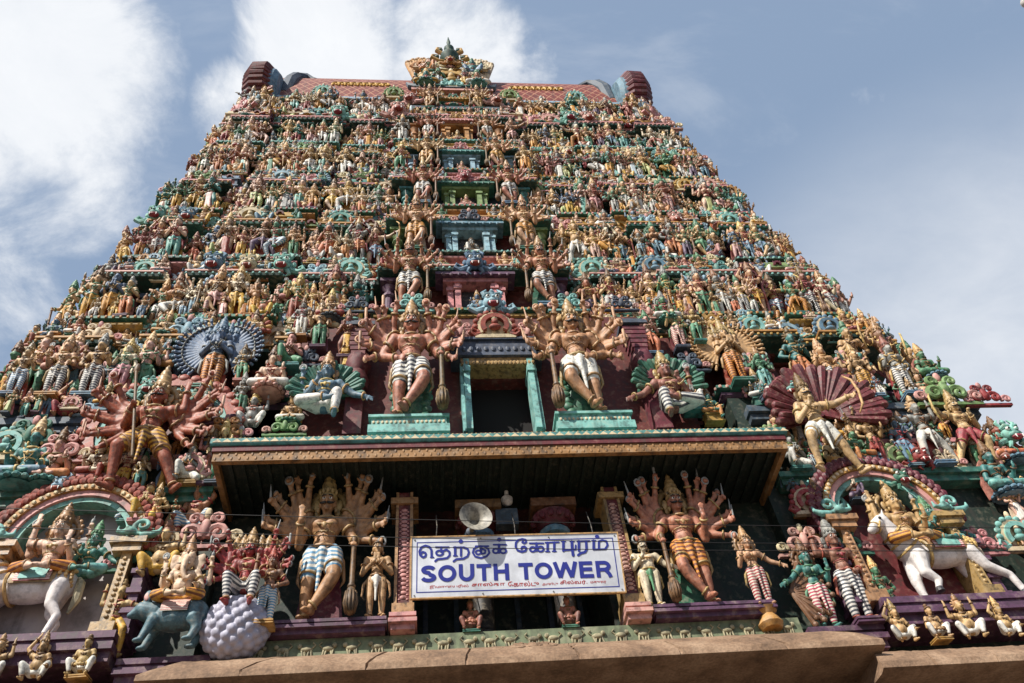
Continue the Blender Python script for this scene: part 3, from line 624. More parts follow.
def crest_mesh(kind):
    p = P()
    if kind == 'horseshoe':
        p.arc(0, .3, .2, .3, -.12, .04, -35, 215, 22); p.arc(0, .3, .3, .36, -.07, .04, -35, 215, 22, mi=1)
        for i in range(11):
            t = R(-25+23*i); p.ell((.4*math.cos(t), -.03, .3+.4*math.sin(t)), (.075, .06, .075), n=8, m=6)
        p.arc(0, .3, .02, .25, -.02, .03, 0, 360, 20, mi=1); p.ell((0, -.1, .36), (.07, .07, .085), n=10, m=7); p.ell((0, -.08, .24), (.13, .08, .08), n=10, m=7); p.lathe((0, -.09, .42), [(.06, 0), (.07, .03), (.03, .07), (.01, .11)], 8, 1); p.ell((0, -.03, .78), (.05, .05, .1), n=8, m=6, mi=1)
        for s in (-1, 1): p.tube([(s*.3, -.05, .06), (s*.42, -.06, .02), (s*.52, -.06, .1), (s*.47, -.07, .19), (s*.4, -.07, .15)], [.06, .06, .055, .045, .03], 7)
        p.bx(-.42, .42, -.1, .04, -.06, .03, 1)
    elif kind == 'scroll':
        for s in (-1, 1):
            for k, (cx, cz, r) in enumerate(((.24, .2, .19), (.56, .13, .13), (.2, .5, .12))):
                pts = [(s*(cx+r*(1-i/16)*math.cos(R(200-34*i))), -.05-.004*i, cz+r*(1-i/16)*math.sin(R(200-34*i))) for i in range(15)]
                p.tube(pts, [.062*(1-.035*i)*r/.19+.01 for i in range(15)], 7, mi=k % 2)
        p.ell((0, -.07, .3), (.1, .09, .2), n=10, m=7); p.ell((0, -.04, .62), (.07, .06, .12), n=8, m=6, mi=1); p.bx(-.66, .66, -.07, .05, -.07, .0)
    elif kind == 'lion':
        p.ell((0, -.12, .3), (.25, .2, .23), n=14, m=10); p.ell((0, -.3, .19), (.17, .13, .1), n=12, m=8); p.ell((0, -.33, .1), (.15, .1, .07), n=12, m=8, mi=2)
        for s in (-1, 1):
            p.ell((s*.115, -.29, .38), (.06, .055, .055), n=10, m=8, mi=1); p.ell((s*.115, -.335, .375), .028, n=8, m=6, mi=3)
            p.tube([(s*.06, -.3, .47), (s*.16, -.28, .5), (s*.25, -.18, .44)], [.03, .04, .025], 7)
            p.tube([(s*.14, -.12, .48), (s*.24, -.12, .66), (s*.14, -.1, .78)], [.07, .055, .02], 7); p.ell((s*.28, -.08, .34), (.07, .05, .1), n=8, m=6)
            p.cap((s*.09, -.4, .12), (s*.09, -.42, .03), .022, .006, 6, mi=1)
            p.tube([(s*.2, -.1, .12), (s*.4, -.1, .04), (s*.56, -.08, .14), (s*.5, -.08, .28), (s*.4, -.08, .22)], [.1, .09, .075, .055, .03], 7)
            p.tube([(s*.15, -.2, .02), (s*.22, -.2, -.12), (s*.12, -.2, -.2)], [.07, .05, .02], 7)
        p.ell((0, -.42, .27), (.05, .04, .05), n=8, m=6); p.lathe((0, -.1, .5), [(.1, 0), (.12, .08), (.06, .14), (.08, .2), (.02, .3)], 10)
        for k in (-1, 0, 1): p.ell((k*.05, -.39, .145), (.02, .02, .024), n=6, m=5, mi=1)
    elif kind == 'shrine':
        p.bx(-.34, .34, -.12, .14, -.1, -.03); p.bx(-.27, .27, -.07, .12, -.03, .24, 1)
        for s in (-1, 1): p.bx(s*.25-.045, s*.25+.045, -.11, .1, -.03, .24); 
        p.bx(-.1, .1, -.085, .1, .0, .2, 2); p.bx(-.4, .4, -.16, .14, .24, .29); p.bx(-.35, .35, -.12, .13, .29, .32, 1)
        rg = []
        for i in range(9):
            t = pi*i/8; rg.append([(-.32, -.13*math.cos(t)*1.0, .32+.24*math.sin(t)), (.32, -.13*math.cos(t), .32+.24*math.sin(t))])
        v = [q for r in rg for q in r]; p.add(v, [(2*i, 2*i+1, 2*i+3, 2*i+2) for i in range(8)]+[tuple(2*i for i in range(8, -1, -1)), tuple(2*i+1 for i in range(9))], 0)
        for x in (-.2, 0, .2): p.lathe((x, 0, .55), [(.04, 0), (.05, .03), (.02, .06), (.003, .12)], 8, 2)
        p.arc(0, .36, .06, .12, -.19, -.1, -20, 200, 12, mi=2)
    return p.mesh(kind+'_crest', angle=40)
CRESTS = {k: crest_mesh(k) for k in ('horseshoe', 'scroll', 'lion', 'shrine')}
CNAME = {'horseshoe': 'horseshoe_crest', 'scroll': 'scroll_crest', 'lion': 'lion_face', 'shrine': 'miniature_shrine'}
def crest(kind, par, loc, s, c, lean=12, turn=0, flat=False):
    a = {'horseshoe': ['arch_'+c, 'arch_cream'], 'scroll': ['arch_'+c, 'arch_rose' if c != 'rose' else 'arch_cream'], 'lion': ['arch_'+c, 'eyewhite', 'mouth', 'black'], 'shrine': ['arch_'+c, 'arch_pink' if c != 'pink' else 'arch_cream', 'arch_maroon']}[kind]
    M = Matrix.Translation(loc) @ Matrix.Rotation(R(turn), 4, 'Z') @ Matrix.Rotation(R(lean), 4, 'X') @ Matrix.Scale(s, 4)
    return ob(CNAME[kind], CRESTS[kind], a, par, M)
# ---- storeys: base height, next base, half width
ZT = [18.0, 21.8, 25.5, 29.2, 32.7, 36.0, 40.25, 42.75]
WT = [12.95, 12.4, 11.85, 11.45, 11.1, 10.85, 10.5]
XO = [-.2, -.22, -.22, -.22, -.25, -.3, -.35]
def shift(objs, dx):
    for o in objs:
        m = o.matrix_basis.copy(); m.translation.x += dx; o.matrix_basis = m
ROWN = ['seventh', 'sixth', 'fifth', 'fourth', 'third', 'second', 'top']
PAL = [('green', 'dkgreen', 'purple', 'maroon'), ('green', 'dkgreen', 'ochre', 'maroon'), ('dkgreen', 'green', 'pink', 'maroon'), ('green', 'dkgreen', 'ochre', 'slate'), ('green', 'dkgreen', 'pink', 'maroon'), ('teal', 'dkgreen', 'ochre', 'maroon'), ('green', 'teal', 'ochre', 'slate')]
TIERS = []
for i, (zb, W) in enumerate(zip(ZT[:-1], WT)):
    h = ZT[i+1]-zb; poly = bays(W, zb, narrow=1.0); a, b, c, wcol = PAL[i]
    zt = zb+.64*h
    if i == 0:
        MC = 5.3
        fr_ = [q for q in poly[:-2] if q[0] < -MC]; fr_ = fr_ + [(-MC, fr_[-1][1]), (-MC, 6.0), (-W, 6.0)]
        polys = [fr_, [(-x, y) for x, y in fr_[::-1]]]
    else: polys = [poly]
    def tier_part(name, prof, m, par, bead=None):
        first = None
        for q in polys:
            bp_ = mould(q, prof); m2 = m
            if bead:
                zz, dd, rr_, cc = bead; o_ = offset(q, dd); m2 = [m, 'arch_'+cc]
                for (ax, ay), (bx2, by2) in zip(o_[:-1], o_[1:]):
                    if max(ay, by2) > yf(zb)+1.2: continue
                    l_ = math.hypot(bx2-ax, by2-ay); c_ = int(l_/.2)
                    for e_ in range(c_): u_ = (e_+.5)/c_; bp_.ell((ax+(bx2-ax)*u_, ay+(by2-ay)*u_, zz), (rr_, rr_, rr_*1.2), n=6, m=4, mi=1)
            o = ob(name, bp_, m2, par); first = first or o
        return first
    wall = tier_part('tier_wall', [(-.75, zb-.5), (-.75, zb+.56*h), (-.62, zb+.56*h), (-.62, ZT[i+1]+.2)], 'arch_'+wcol, TOWER)
    TIERS.append(wall)
    tier_part('ledge', [(-.95, zb-.36), (-.06, zb-.36), (.06, zb-.29), (.06, zb-.2), (-.06, zb-.18)], 'arch_'+c, wall)
    tier_part('ledge_edge', [(-.3, zb-.178), (-.08, zb-.178), (-.08, zb-.13), (.16, zb-.12), (.16, zb-.012), (.1, zb), (-1.5, zb)], 'arch_'+a, wall, (zb-.065, .16, .05, ('rose', 'ochre', 'turquoise')[i % 3]))
    tier_part('cornice', [(-.9, zb+.585*h), (-.42, zb+.588*h), (-.3, zb+.595*h), (.02, zb+.6*h), (.06, zb+.625*h), (.0, zb+.645*h), (-.1, zb+.66*h), (-1.3, zb+.662*h)], 'arch_'+b, wall, (zb+.622*h, .06, .045, ('ochre', 'turquoise', 'rose')[i % 3]))
    tier_part('cornice_edge', [(-.4, zb+.663*h), (.04, zb+.664*h), (.04, zb+.684*h), (-.04, zb+.692*h), (-1.3, zb+.693*h)], 'arch_'+('rose' if i % 2 else 'ochre'), wall)
    # pilasters against the wall
    pl = P(); pw = .1; ph = .55*h
    pl.bx(-pw, pw, -.1, .1, 0, .1*ph); pl.bx(-pw*.7, pw*.7, -.07, .1, .1*ph, .62*ph); pl.lathe((0, -.0, .62*ph), [(.07, 0), (.12, .04*ph), (.12, .08*ph), (.07, .12*ph), (.06, .16*ph), (.15, .24*ph), (.16, .28*ph)], 8); pl.bx(-pw*1.7, pw*1.7, -.17, .1, .9*ph, ph)
    pm = pl.mesh('pilaster', angle=35)
    for k, u in enumerate((-.965, -.84, -.66, -.56, -.4, -.33, .33, .4, .56, .66, .84, .965)):
        x = u*W
        if i == 0 and abs(x) < 5.4: continue
        pr = [(1.0, 0), (.955, .38), (.80, .05), (.74, .42), (.50, 0), (.455, .3), (.315, .05), (.25, .62)]
        p_ = 0
        for q, v in pr:
            if abs(u) <= q: p_ = v
        ob('pilaster', pm, 'arch_'+('purple', 'teal', 'slate', 'maroon', 'lime', 'pink')[(k+i) % 6], wall, Matrix.Translation((x, yf(zb)+.25-p_+.68, zb)))
def proj(u):
    p_ = 0
    for q, v in [(1.0, 0), (.955, .38), (.80, .05), (.74, .42), (.50, 0), (.455, .3), (.315, .05), (.25, .62)]:
        if abs(u) <= q: p_ = v
    return p_
def front_y(i, x): return yf(ZT[i])+.25-proj(x/WT[i])
# ---- rows of figures
skins = ['tan']*30+['ruddy']*7+['golden']*12+['peach']*10+['cream']*9+['pink']*6+['green']*8+['blue']*7+['grey']*9+['brown']*6+['teal']*6
cloths = ['yellow']*17+['white']*15+['yellow striped']*8+['white striped']*8+['green']*8+['red']*5+['orange']*4+['blue']*4+['pink']*5+['turquoise']*5+['red striped']*4+['blue striped']*3+['green striped']*3+['purple']*3
slabs = ['pink']*7+['orange']*5+['green']*5+['maroon']*5+['red']*4+['pale']*5+['yellow']*4
STAND = ['stand_a', 'stand_a', 'stand_a', 'stand_b', 'stand_b', 'stand_b', 'stand_c', 'tri_a', 'tri_a', 'goddess', 'goddess_b', 'goddess_c', 'goddess_c', 'dance', 'dance_b', 'lunge', 'wide', 'stand_d', 'stand_d', 'stand_e', 'stand_e', 'stand_f', 'stand_f', 'stand_g', 'stand_g', 'stand_h', 'elephant_b']
SEAT = ['lotus', 'lotus_b', 'lalita', 'kneel', 'gana', 'gana_b', 'lotus_c', 'lotus_c', 'lalita_b', 'kneel']
PASTEL = ['arch_green', 'arch_red', 'arch_maroon', 'arch_blue', 'arch_turquoise', 'arch_rose', 'arch_sky', 'arch_pink', 'arch_lime', 'arch_cream', 'arch_teal', 'arch_ochre']
def rc(): return dict(arch=(rnd.choice(PASTEL), rnd.choice(PASTEL)), skin=rnd.choice(skins), cloth=rnd.choice(cloths), slab=rnd.choice(slabs), ped=rnd.choice(['green', 'teal', 'pink', 'slate', 'blue', 'purple', 'ochre']), mirror=rnd.random() < .5,
                      gold=rnd.choice(['gold', 'darkgold', 'darkgold', 'skin_green', 'cloth_red', 'palegold']), crown=rnd.choice(['gold', 'darkgold', 'darkgold', 'skin_green', 'palegold', 'skin_grey', 'gold', 'skin_brown', 'skin_tan']))
CZ = [4.9, 3.1, 2.65, 2.3, 2.05, 1.85, 2.2]        # half width of the middle bay kept for the guardians
for i in range(7):
    zb, W = ZT[i], WT[i]; h = ZT[i+1]-zb; T0 = len(TRACK)
    row = ROWN[i]+' standing row below the roof'
    H0 = (2.35, 2.3, 2.2, 2.2, 2.1, 1.95, 2.05)[i]; step = (.85, .63, .59, .56, .54, .52, .57)[i]
    half = W-CZ[i]; n = max(3, round(half/step))
    for sd in (-1, 1):
        for k in range(n):
            x = sd*(CZ[i]+.35+(half-.2)*(k+.5*rnd.uniform(.7, 1.3))/n)
            if i == 0 and abs(x) < 7.6: continue
            if i == 0 and (abs(x+8.05) < .9 or abs(x-7.85) < .9): continue
            corner = k == n-1
            big = k % 3 != 2 or corner
            key = 'fan' if (k % 6 == 2 and not corner) else rnd.choice(STAND)
            H = H0*(rnd.uniform(.95, 1.08) if big else rnd.uniform(.66, .8))
            y = front_y(i, x)+(.16 if big else .02)
            if k < n-1 and i > 0 and rnd.random() < .85:      # a small attendant in front of the gap to the next figure
                x2 = x+sd*(half-.2)/n*.5; place(rnd.choice(['page', 'page_b', 'page_c', 'kneel', 'page', 'gana']), (x2, front_y(i, x2)+.03, zb+.003), H0*rnd.uniform(.42, .56), lean=rnd.uniform(6, 12), turn=rnd.uniform(-12, 12), row=row, **rc())
            place(key, (x, y, zb+.004), H, lean=rnd.uniform(9, 15), turn=(sd*28 if corner else rnd.uniform(-9, 9)), row=row, **rc())
        # a corner figure that looks out sideways over the end of the ledge
    if i < 6:
        row = 'seated row above the %s standing row' % ROWN[i]
        zc = zb+.695*h; Hs = .285*h; n = max(4, round(half/(.68, .6, .56, .53, .51, .5, .5)[i]))
        ccol = ['turquoise', 'rose', 'sky', 'cream', 'teal', 'ochre', 'lime', 'ochre', 'blue', 'turquoise', 'cream']
        for sd in (-1, 1):
            for k in range(n+1):
                x = sd*(CZ[i]+.2+(half-.25)*(k+.4)/(n+.6)); y = front_y(i, x)
                if i == 0 and abs(x) < 6.2 and abs(x) > 5.2: pass
                t = k % 4
                if t in (0, 2, 3) and not (t == 3 and rnd.random() < .5):
                    place(rnd.choice(SEAT), (x, y+.26, zc), Hs*rnd.uniform(.92, 1.14), lean=rnd.uniform(6, 12), turn=rnd.uniform(-10, 10) + (sd*25 if k == n else 0), row=row, **rc())
                else:
                    kd = rnd.choice(['horseshoe', 'scroll', 'shrine', 'horseshoe', 'scroll', 'lion']); s = Hs*rnd.uniform(.95, 1.3)
                    crest(kd, TIERS[i], (x, y+.3, zc+.04), s, rnd.choice(ccol), lean=10)
        for sd in (-1, 1):
            for k in range(7):
                x = sd*(CZ[i]+half*rnd.uniform(.02, .98)); kd = rnd.choice(['horseshoe', 'scroll', 'scroll'])
                if i > 0 and len([o for o in TIERS[i].children if o.name.startswith('ledge_')]) : crest(kd, TIERS[i], (x, front_y(i, x)-.17, zb-.33), rnd.uniform(.36, .5), rnd.choice(ccol), lean=6)
        # small crests sitting on the cornice edge above every bay
        for sd in (-1, 1):
            for k in range(6):
                x = sd*(CZ[i]+half*(.08+.165*k)); crest(rnd.choice(['horseshoe', 'horseshoe', 'scroll']), TIERS[i], (x, front_y(i, x)+.16, zb+.59*h), .55*rnd.uniform(.8, 1.2), rnd.choice(ccol), lean=8)
    shift(TRACK[T0:], XO[i])
# ---- the middle bay of each storey: a framed niche, two guardians, a porch roof
NCOL = ['', ('pink', 'purple', 'blue'), ('sky', 'blue', 'slate'), ('lime', 'green', 'pink'), ('sky', 'teal', 'pink'), ('ochre', 'pink', 'ochre'), ('green', 'ochre', 'green')]
for i in range(1, 7):
    zb, W = ZT[i], WT[i]; h = ZT[i+1]-zb; y = front_y(i, 0); fr, ed, st = NCOL[i]; T0 = len(TRACK)
    nw = (.95, .9, .85, .75, .7, .6)[i-1]; nh = .5*h; w = TIERS[i]; x0 = (.0)
    p = P(); p.bx(-nw*.55, nw*.55, y+.42, y+.5, zb, zb+nh*.86); ob('niche_shade_panel', p, 'dark', w)  # solid panel, the shade of a deep niche put into its dark colour
    p = P()
    for s in (-1, 1):
        for k, (q, d) in enumerate(((.62, .1), (.86, .2))): p.bx(s*nw*q-.09, s*nw*q+.09, y+d, y+.6, zb, zb+nh*.9); p.bx(s*nw*q-.13, s*nw*q+.13, y+d-.05, y+.6, zb+nh*.72, zb+nh*.8)
    p.bx(-nw*1.1, nw*1.1, y+.05, y+.6, zb+nh*.9, zb+nh*1.0); ob('niche_frame', p, 'arch_'+fr, w)
    p = P(); p.bx(-nw*1.35, nw*1.35, y-.12, y+.55, zb+nh*1.003, zb+nh*1.07); p.bx(-nw*1.2, nw*1.2, y-.05, y+.55, zb+nh*1.07, zb+nh*1.12)
    for k in range(9): p.ell((-nw*1.1+nw*2.2*k/8, y-.1, zb+nh*1.0), (.06, .06, .07), n=7, m=5)
    ob('niche_roof', p, 'arch_'+ed, w)
    crest('lion' if i in (1, 3) else 'scroll', w, (0, y+.05, zb+nh*1.14), (1.15, 1.0, .95, .85, .8, .7)[i-1], st, lean=14)
    for s in (-1, 1): crest('horseshoe', w, (s*nw*1.75, y+.1, zb+.68*h), (.8, .75, .7, .6, .55, .5)[i-1], ('rose', 'turquoise', 'ochre')[i % 3], lean=10)
    place('lotus' if i != 2 else 'kneel', (0, y+.16, zb+.01), nh*.62, skin=('blue', 'grey', 'pink', 'pink', 'golden', 'teal')[i-1], cloth=('blue', 'white', 'pink', 'red', 'yellow', 'green')[i-1], slab='pale', ped='rose', crown='gold', lean=5,
          row='middle niche', label='%s seated figure in the middle niche of the %s storey below the roof' % (('blue', 'grey', 'pink', 'rosy', 'golden', 'teal')[i-1], ROWN[i]), group='figures in the middle niches')
    gx = (2.15, 1.95, 1.7, 1.5, 1.35, 1.2)[i-1]; gh = (3.25, 3.0, 2.8, 2.6, 2.3, 2.2)[i-1]
    for s in (-1, 1):
        place('guard_small', (s*gx, y+.02, zb+.006), gh, skin='ruddy' if i % 2 else 'tan', cloth='white striped' if i % 2 else 'yellow striped', slab=('green', 'pale', 'pale', 'maroon', 'green', 'red')[i-1], ped='blue' if i % 2 else 'green', gold='gold', slim=.78, mirror=s > 0, lean=12,
              label='%s club guardian on the %s side of the middle niche, %s storey below the roof' % ('ruddy' if i % 2 else 'tan', ('left', 'right')[s > 0], ROWN[i]), group='club guardians beside the middle niches')
    for s in (-1, 1):      # side columns of the middle bay
        p = P(); cx = s*(gx+.62); p.bx(cx-.17, cx+.17, y+.25, y+.7, zb, zb+.14); p.lathe((cx, y+.46, zb+.14), [(.12, 0), (.12, nh*.6), (.19, nh*.64), (.19, nh*.7), (.11, nh*.74), (.11, nh*.8), (.24, nh*.9)], 10); p.bx(cx-.28, cx+.28, y+.18, y+.72, zb+nh*1.04, zb+nh*1.12)
        ob('niche_column', p, 'arch_'+('purple', 'lime', 'teal', 'sky', 'ochre', 'green')[i-1], w)
        for q in (.5, .8, 1.1, 1.35):
            if i < 6: place(rnd.choice(['kneel', 'lotus', 'gana']), (s*gx*q, y+.28, zb+.695*h), .25*h, lean=10, row='middle bay of the seated row above the %s standing row' % ROWN[i], **rc())
    shift(TRACK[T0:], XO[i])
shift([o for o in TOWER.children], 0)
for i, o in enumerate(TIERS): o.location.x = XO[i]
for o in list(COL.objects):
    if o.name.startswith('tier_wall') and o not in TIERS: o.location.x = XO[0]

# ------------------------------------------------------------------ roof
T0 = len(TRACK)
RZ = 42.75
def mirrored(lst): return lst
rb = P(); yc = yf(43)+2.25; ry, rz_ = 2.05, 6.0; xl, xr = -9.15, 9.0; nseg = 14
for k in range(nseg+1):
    pass
prof = [(yc-ry*math.cos(R(180*k/nseg)), RZ+.35+rz_*math.sin(R(180*k/nseg))**.9) for k in range(nseg+1)]
me = bpy.data.meshes.new('barrel_roof'); vv = []; ff = []
for k, (y, z) in enumerate(prof): vv += [(xl, y, z), (xr, y, z)]
ff = [(2*k, 2*k+1, 2*k+3, 2*k+2) for k in range(nseg)]
me.from_pydata(vv, [], ff); uv = me.uv_layers.new(); arcl = [0]
for k in range(nseg): arcl.append(arcl[-1]+math.dist(prof[k], prof[k+1]))
for pl in me.polygons:
    for li in pl.loop_indices:
        vi = me.loops[li].vertex_index; uv.data[li].uv = (vv[vi][0]/.5, arcl[vi//2]/.8)
me.polygons.foreach_set('use_smooth', [True]*len(me.polygons))
ROOF = ob('barrel_roof', me, 'rooftile', TOWER)
p = P()
for (x0, x1) in ((-6.3, -3.3), (3.3, 6.2)):       # raised cream scroll band on the tiles
    n = 9
    for k in range(n):
        cx = x0+(x1-x0)*(k+.5)/n
        for s in (1,):
            pts = []
            for j in range(12):
                t = R(220*s-34*j*s); r = .24*(1-j/14); q = 22+r*math.sin(t)*16
                pts.append((cx+r*math.cos(t), yc-ry*math.cos(R(q))*1.01, RZ+.35+rz_*math.sin(R(q))**.9*1.01))
            p.tube(pts, .06, 5)
ob('scroll_band', p, 'cloth_yellow', ROOF)
p = P(); p.bx(xl, xr, yc-ry-.25, yc+ry, RZ+.1, RZ+.3); p.bx(xl, xr, yc-ry-.12, yc+ry, RZ+.3, RZ+.4); ob('roof_plate', p, 'arch_sky', ROOF)
p = P(); p.bx(xl, xr, yc-ry+.05, yc+ry, 40.25, RZ+.09); ob('roof_drum', p, 'arch_maroon', ROOF)
for k, x in enumerate((-6.6, -3.0, 3.0, 6.5)): crest('horseshoe', ROOF, (x, yc-ry-.28, RZ+.15), 1.15, ('turquoise', 'lime', 'lime', 'turquoise')[k], lean=16)
# ridge finials
for k in range(9):
    x = -7.4+1.85*k; p = P(); p.lathe((x, yc, RZ+.3+rz_), [(.2, 0), (.34, .15), (.42, .5), (.3, .8), (.14, .9), (.2, 1.0), (.1, 1.2), (.02, 1.6)], 14); ob('ridge_finial', p, 'gold', ROOF)
def gable_end(s):
    p = P(); x = s*9.2; zc = RZ+2.05; M = Matrix.Translation((x, yc-1.1, zc-.75)) @ Matrix.Scale(1.04, 4) @ Matrix.Rotation(s*pi/2, 4, 'Y')
    q = P(); q.lathe((0, 0, 0), [(1.7, -.3), (1.95, -.1), (2.0, .1)], 30); 
    for a in range(38):
        t = 2*pi*a/38; q.tube([(1.75*math.cos(t), 1.75*math.sin(t), .0), (2.12*math.cos(t), 2.12*math.sin(t), .35), (2.1*math.cos(t), 2.1*math.sin(t), .85), (1.7*math.cos(t), 1.7*math.sin(t), 1.2), (1.0*math.cos(t), 1.0*math.sin(t), 1.35)], [.17, .2, .2, .17, .1], 8, 1)
    q.lathe((0, 0, .1), [(1.9, .0), (2.0, .4), (1.95, .9), (1.5, 1.2), (.8, 1.35), (.2, 1.4)], 30, mi=1)
    p.merge(q, M)
    g = ob('horseshoe_gable', p, ['arch_blue', 'arch_maroon'], ROOF)
    p = P()
    p.ell((s*10.3, yc-1.2, RZ+.5), (.55, .5, .6)); p.ell((s*8.6, yc-1.2, RZ+4.2), (.45, .4, .75)); p.ell((s*7.9, yc-.8, RZ+3.9), (.7, .5, .35))
    ob('gable_boss', p, 'arch_sky', g)
    p = P()
    p.tube([(s*8.75, yc-1.7, RZ+1.6), (s*8.6, yc-1.8, RZ+3.2), (s*8.5, yc-1.4, RZ+4.6), (s*8.0, yc-1.2, RZ+5.1), (s*7.5, yc-1.2, RZ+4.7), (s*7.7, yc-1.3, RZ+4.2)], [.35, .4, .42, .36, .28, .1], 9)
    ob('gable_scroll', p, 'arch_slate', g)
    crest('scroll', ROOF, (s*9.6, yc-2.6, RZ-.6), 1.2, 'ochre', lean=10, turn=s*25); crest('scroll', ROOF, (s*10.3, yc-2.3, RZ-2.3), 1.7, 'rose', lean=10, turn=s*40)
    crest('horseshoe', ROOF, (s*9.9, yc-2.6, RZ-1.6), 1.2, 'sky', lean=10, turn=s*30)
gable_end(-1); gable_end(1)
# central gable on the roof front
cy = front_y(6, 0)+.1
def zp(py, y=None): return at(450, py, cy if y is None else y)[1]
Z0, Z1, Z2, Z3 = zp(109), zp(88), zp(56), zp(34)
p = P(); p.bx(-1.9, 1.9, cy+.2, cy+2.5, Z0-.5, Z0+.25); p.bx(-1.7, 1.7, cy+.35, cy+2.5, Z0+.25, Z1-.35); p.bx(-2.1, 2.1, cy-.05, cy+2.5, Z1-.35, Z1-.1)
GAB = ob('central_gable', p, ['arch_pink'], TOWER)
p = P(); p.bx(-2.25, 2.25, cy-.15, cy+2.4, Z0-.2, Z0); p.bx(-1.95, 1.95, cy-.1, cy+.4, Z1-.1, Z1); ob('gable_ledge', p, 'arch_slate', GAB)
p = P(); p.bx(-.4, .4, cy+.28, cy+.4, Z0+.26, Z1-.6); ob('niche_shade_panel', p, 'dark', GAB)  # no real recess here: dark colour on a panel supplies the niche shade
p = P()
for s in (-1, 1):
    for q in (.55, 1.55): p.lathe((s*q, cy+.22, Z0+.25), [(.16, 0), (.16, .2), (.1, .3), (.1, Z1-Z0-1.1), (.2, Z1-Z0-.85), (.22, Z1-Z0-.6)], 10)
ob('gable_column', p, 'arch_ochre', GAB)
p = P(); p.bx(-.9, .9, cy+.5, cy+2.0, Z1-.1, Z2-.6); ob('gable_back', p, 'arch_maroon', GAB)
crest('horseshoe', GAB, (0, cy+.25, Z1+.3), (Z2-Z1)*.62, 'ochre', lean=2); crest('horseshoe', GAB, (-1.05, cy+.3, Z1+1.2), 1.9, 'cream', lean=2); crest('horseshoe', GAB, (1.05, cy+.3, Z1+1.2), 1.9, 'cream', lean=2); crest('scroll', GAB, (-.8, cy+.2, Z1+3.0), 1.4, 'cream', lean=0); crest('scroll', GAB, (.8, cy+.2, Z1+3.0), 1.4, 'ochre', lean=0); crest('horseshoe', GAB, (-1.5, cy+.25, Z1+3.2), 1.3, 'ochre', lean=0); crest('horseshoe', GAB, (1.5, cy+.25, Z1+3.2), 1.3, 'cream', lean=0)
crest('scroll', GAB, (0, cy+.1, Z1+.1), 1.5, 'turquoise', lean=4)
crest('lion', GAB, (0, cy+.05, Z2-1.3), 1.0, 'ochre', lean=2)
crest('lion', GAB, (-2.1, cy+.1, Z0+.4), 1.3, 'rose', lean=4, turn=-15); crest('lion', GAB, (2.1, cy+.1, Z0+.4), 1.3, 'rose', lean=4, turn=15)
for s in (-1, 1):
    p = P(); hf = zp(52)-Z1
    for k in range(9):
        u = k/8; x = s*(1.0+1.2*u); p.cap((s*(.9+.55*u), cy+.6, Z1+.2), (x+s*.16, cy+.5, Z1+hf*(.98-.25*(u-.35)**2)-.1*(k % 2)), .11, .165, 8); p.ell((x+s*.16, cy+.42, Z1+hf*(.98-.25*(u-.35)**2)-.1*(k % 2)), (.15, .12, .16), n=8, m=6)
    p.tube([(s*.7, cy+.1, Z1+.1), (s*1.5, cy+.15, Z1+.1), (s*2.15, cy+.2, Z1+.5), (s*2.35, cy+.3, Z1+1.2)], [.25, .26, .2, .08], 8, 1)
    ob('gable_fan', p, ['arch_cream' if s > 0 else 'arch_ochre', 'arch_slate'], GAB)
p = P(); zf = Z2-1.0; hh = Z3-zf
p.lathe((0, cy+.2, zf), [(r, z*hh) for r, z in [(.16, 0), (.42, .06), (.2, .12), (.5, .22), (.55, .27), (.26, .36), (.12, .45), (.24, .52), (.3, .57), (.1, .64), (.08, .75), (.12, .8), (.02, 1.0)]], 12)
for s in (-1, 1):
    for u, w in ((.16, 1.0), (.4, .7)):
        p.tube([(s*.2, cy+.2, zf+u*hh), (s*w*.6, cy+.15, zf+u*hh-.1), (s*w, cy+.1, zf+u*hh+.15), (s*w*.95, cy+.1, zf+u*hh+.5), (s*w*.6, cy+.1, zf+u*hh+.6)], [.09, .12, .14, .11, .05], 7, 1); p.ell((s*w*.72, cy+.1, zf+u*hh+.35), (.15, .12, .17), n=8, m=6)
ob('gable_finial', p, ['arch_dkgreen', 'arch_ochre'], GAB)
for k, (x, z, H, key) in enumerate(((-1.25, Z0+.26, 2.0, 'stand_a'), (1.25, Z0+.26, 2.0, 'stand_b'), (-.72, Z0+.26, 1.7, 'goddess'), (.72, Z0+.26, 1.7, 'goddess_b'), (-1.35, Z1+.02, 2.2, 'lotus_b'), (1.35, Z1+.02, 2.2, 'lotus'), (-.7, Z1+.02, 2.4, 'stand_c'), (.7, Z1+.02, 2.4, 'tri_a'), (0, Z0+.27, 1.5, 'lotus'), (-1.2, Z1+2.3, 1.9, 'kneel'), (1.2, Z1+2.3, 1.9, 'gana'))):
    place(key, (x, cy+(.12 if k < 8 else .25), z), H, lean=6, row='central roof gable', **rc())
for k in range(16):
    x = (-8.6+.68*k) if k < 8 else (3.15+.68*(k-8))
    place(('kneel', 'lotus', 'gana', 'lotus_b')[k % 4], (x, front_y(6, x)+.5, 42.5-.35), .95, lean=8, row='seated row under the roof edge', **rc())

shift(TRACK[T0:], -.35); ROOF.location.x = -.35; GAB.location.x = -.35
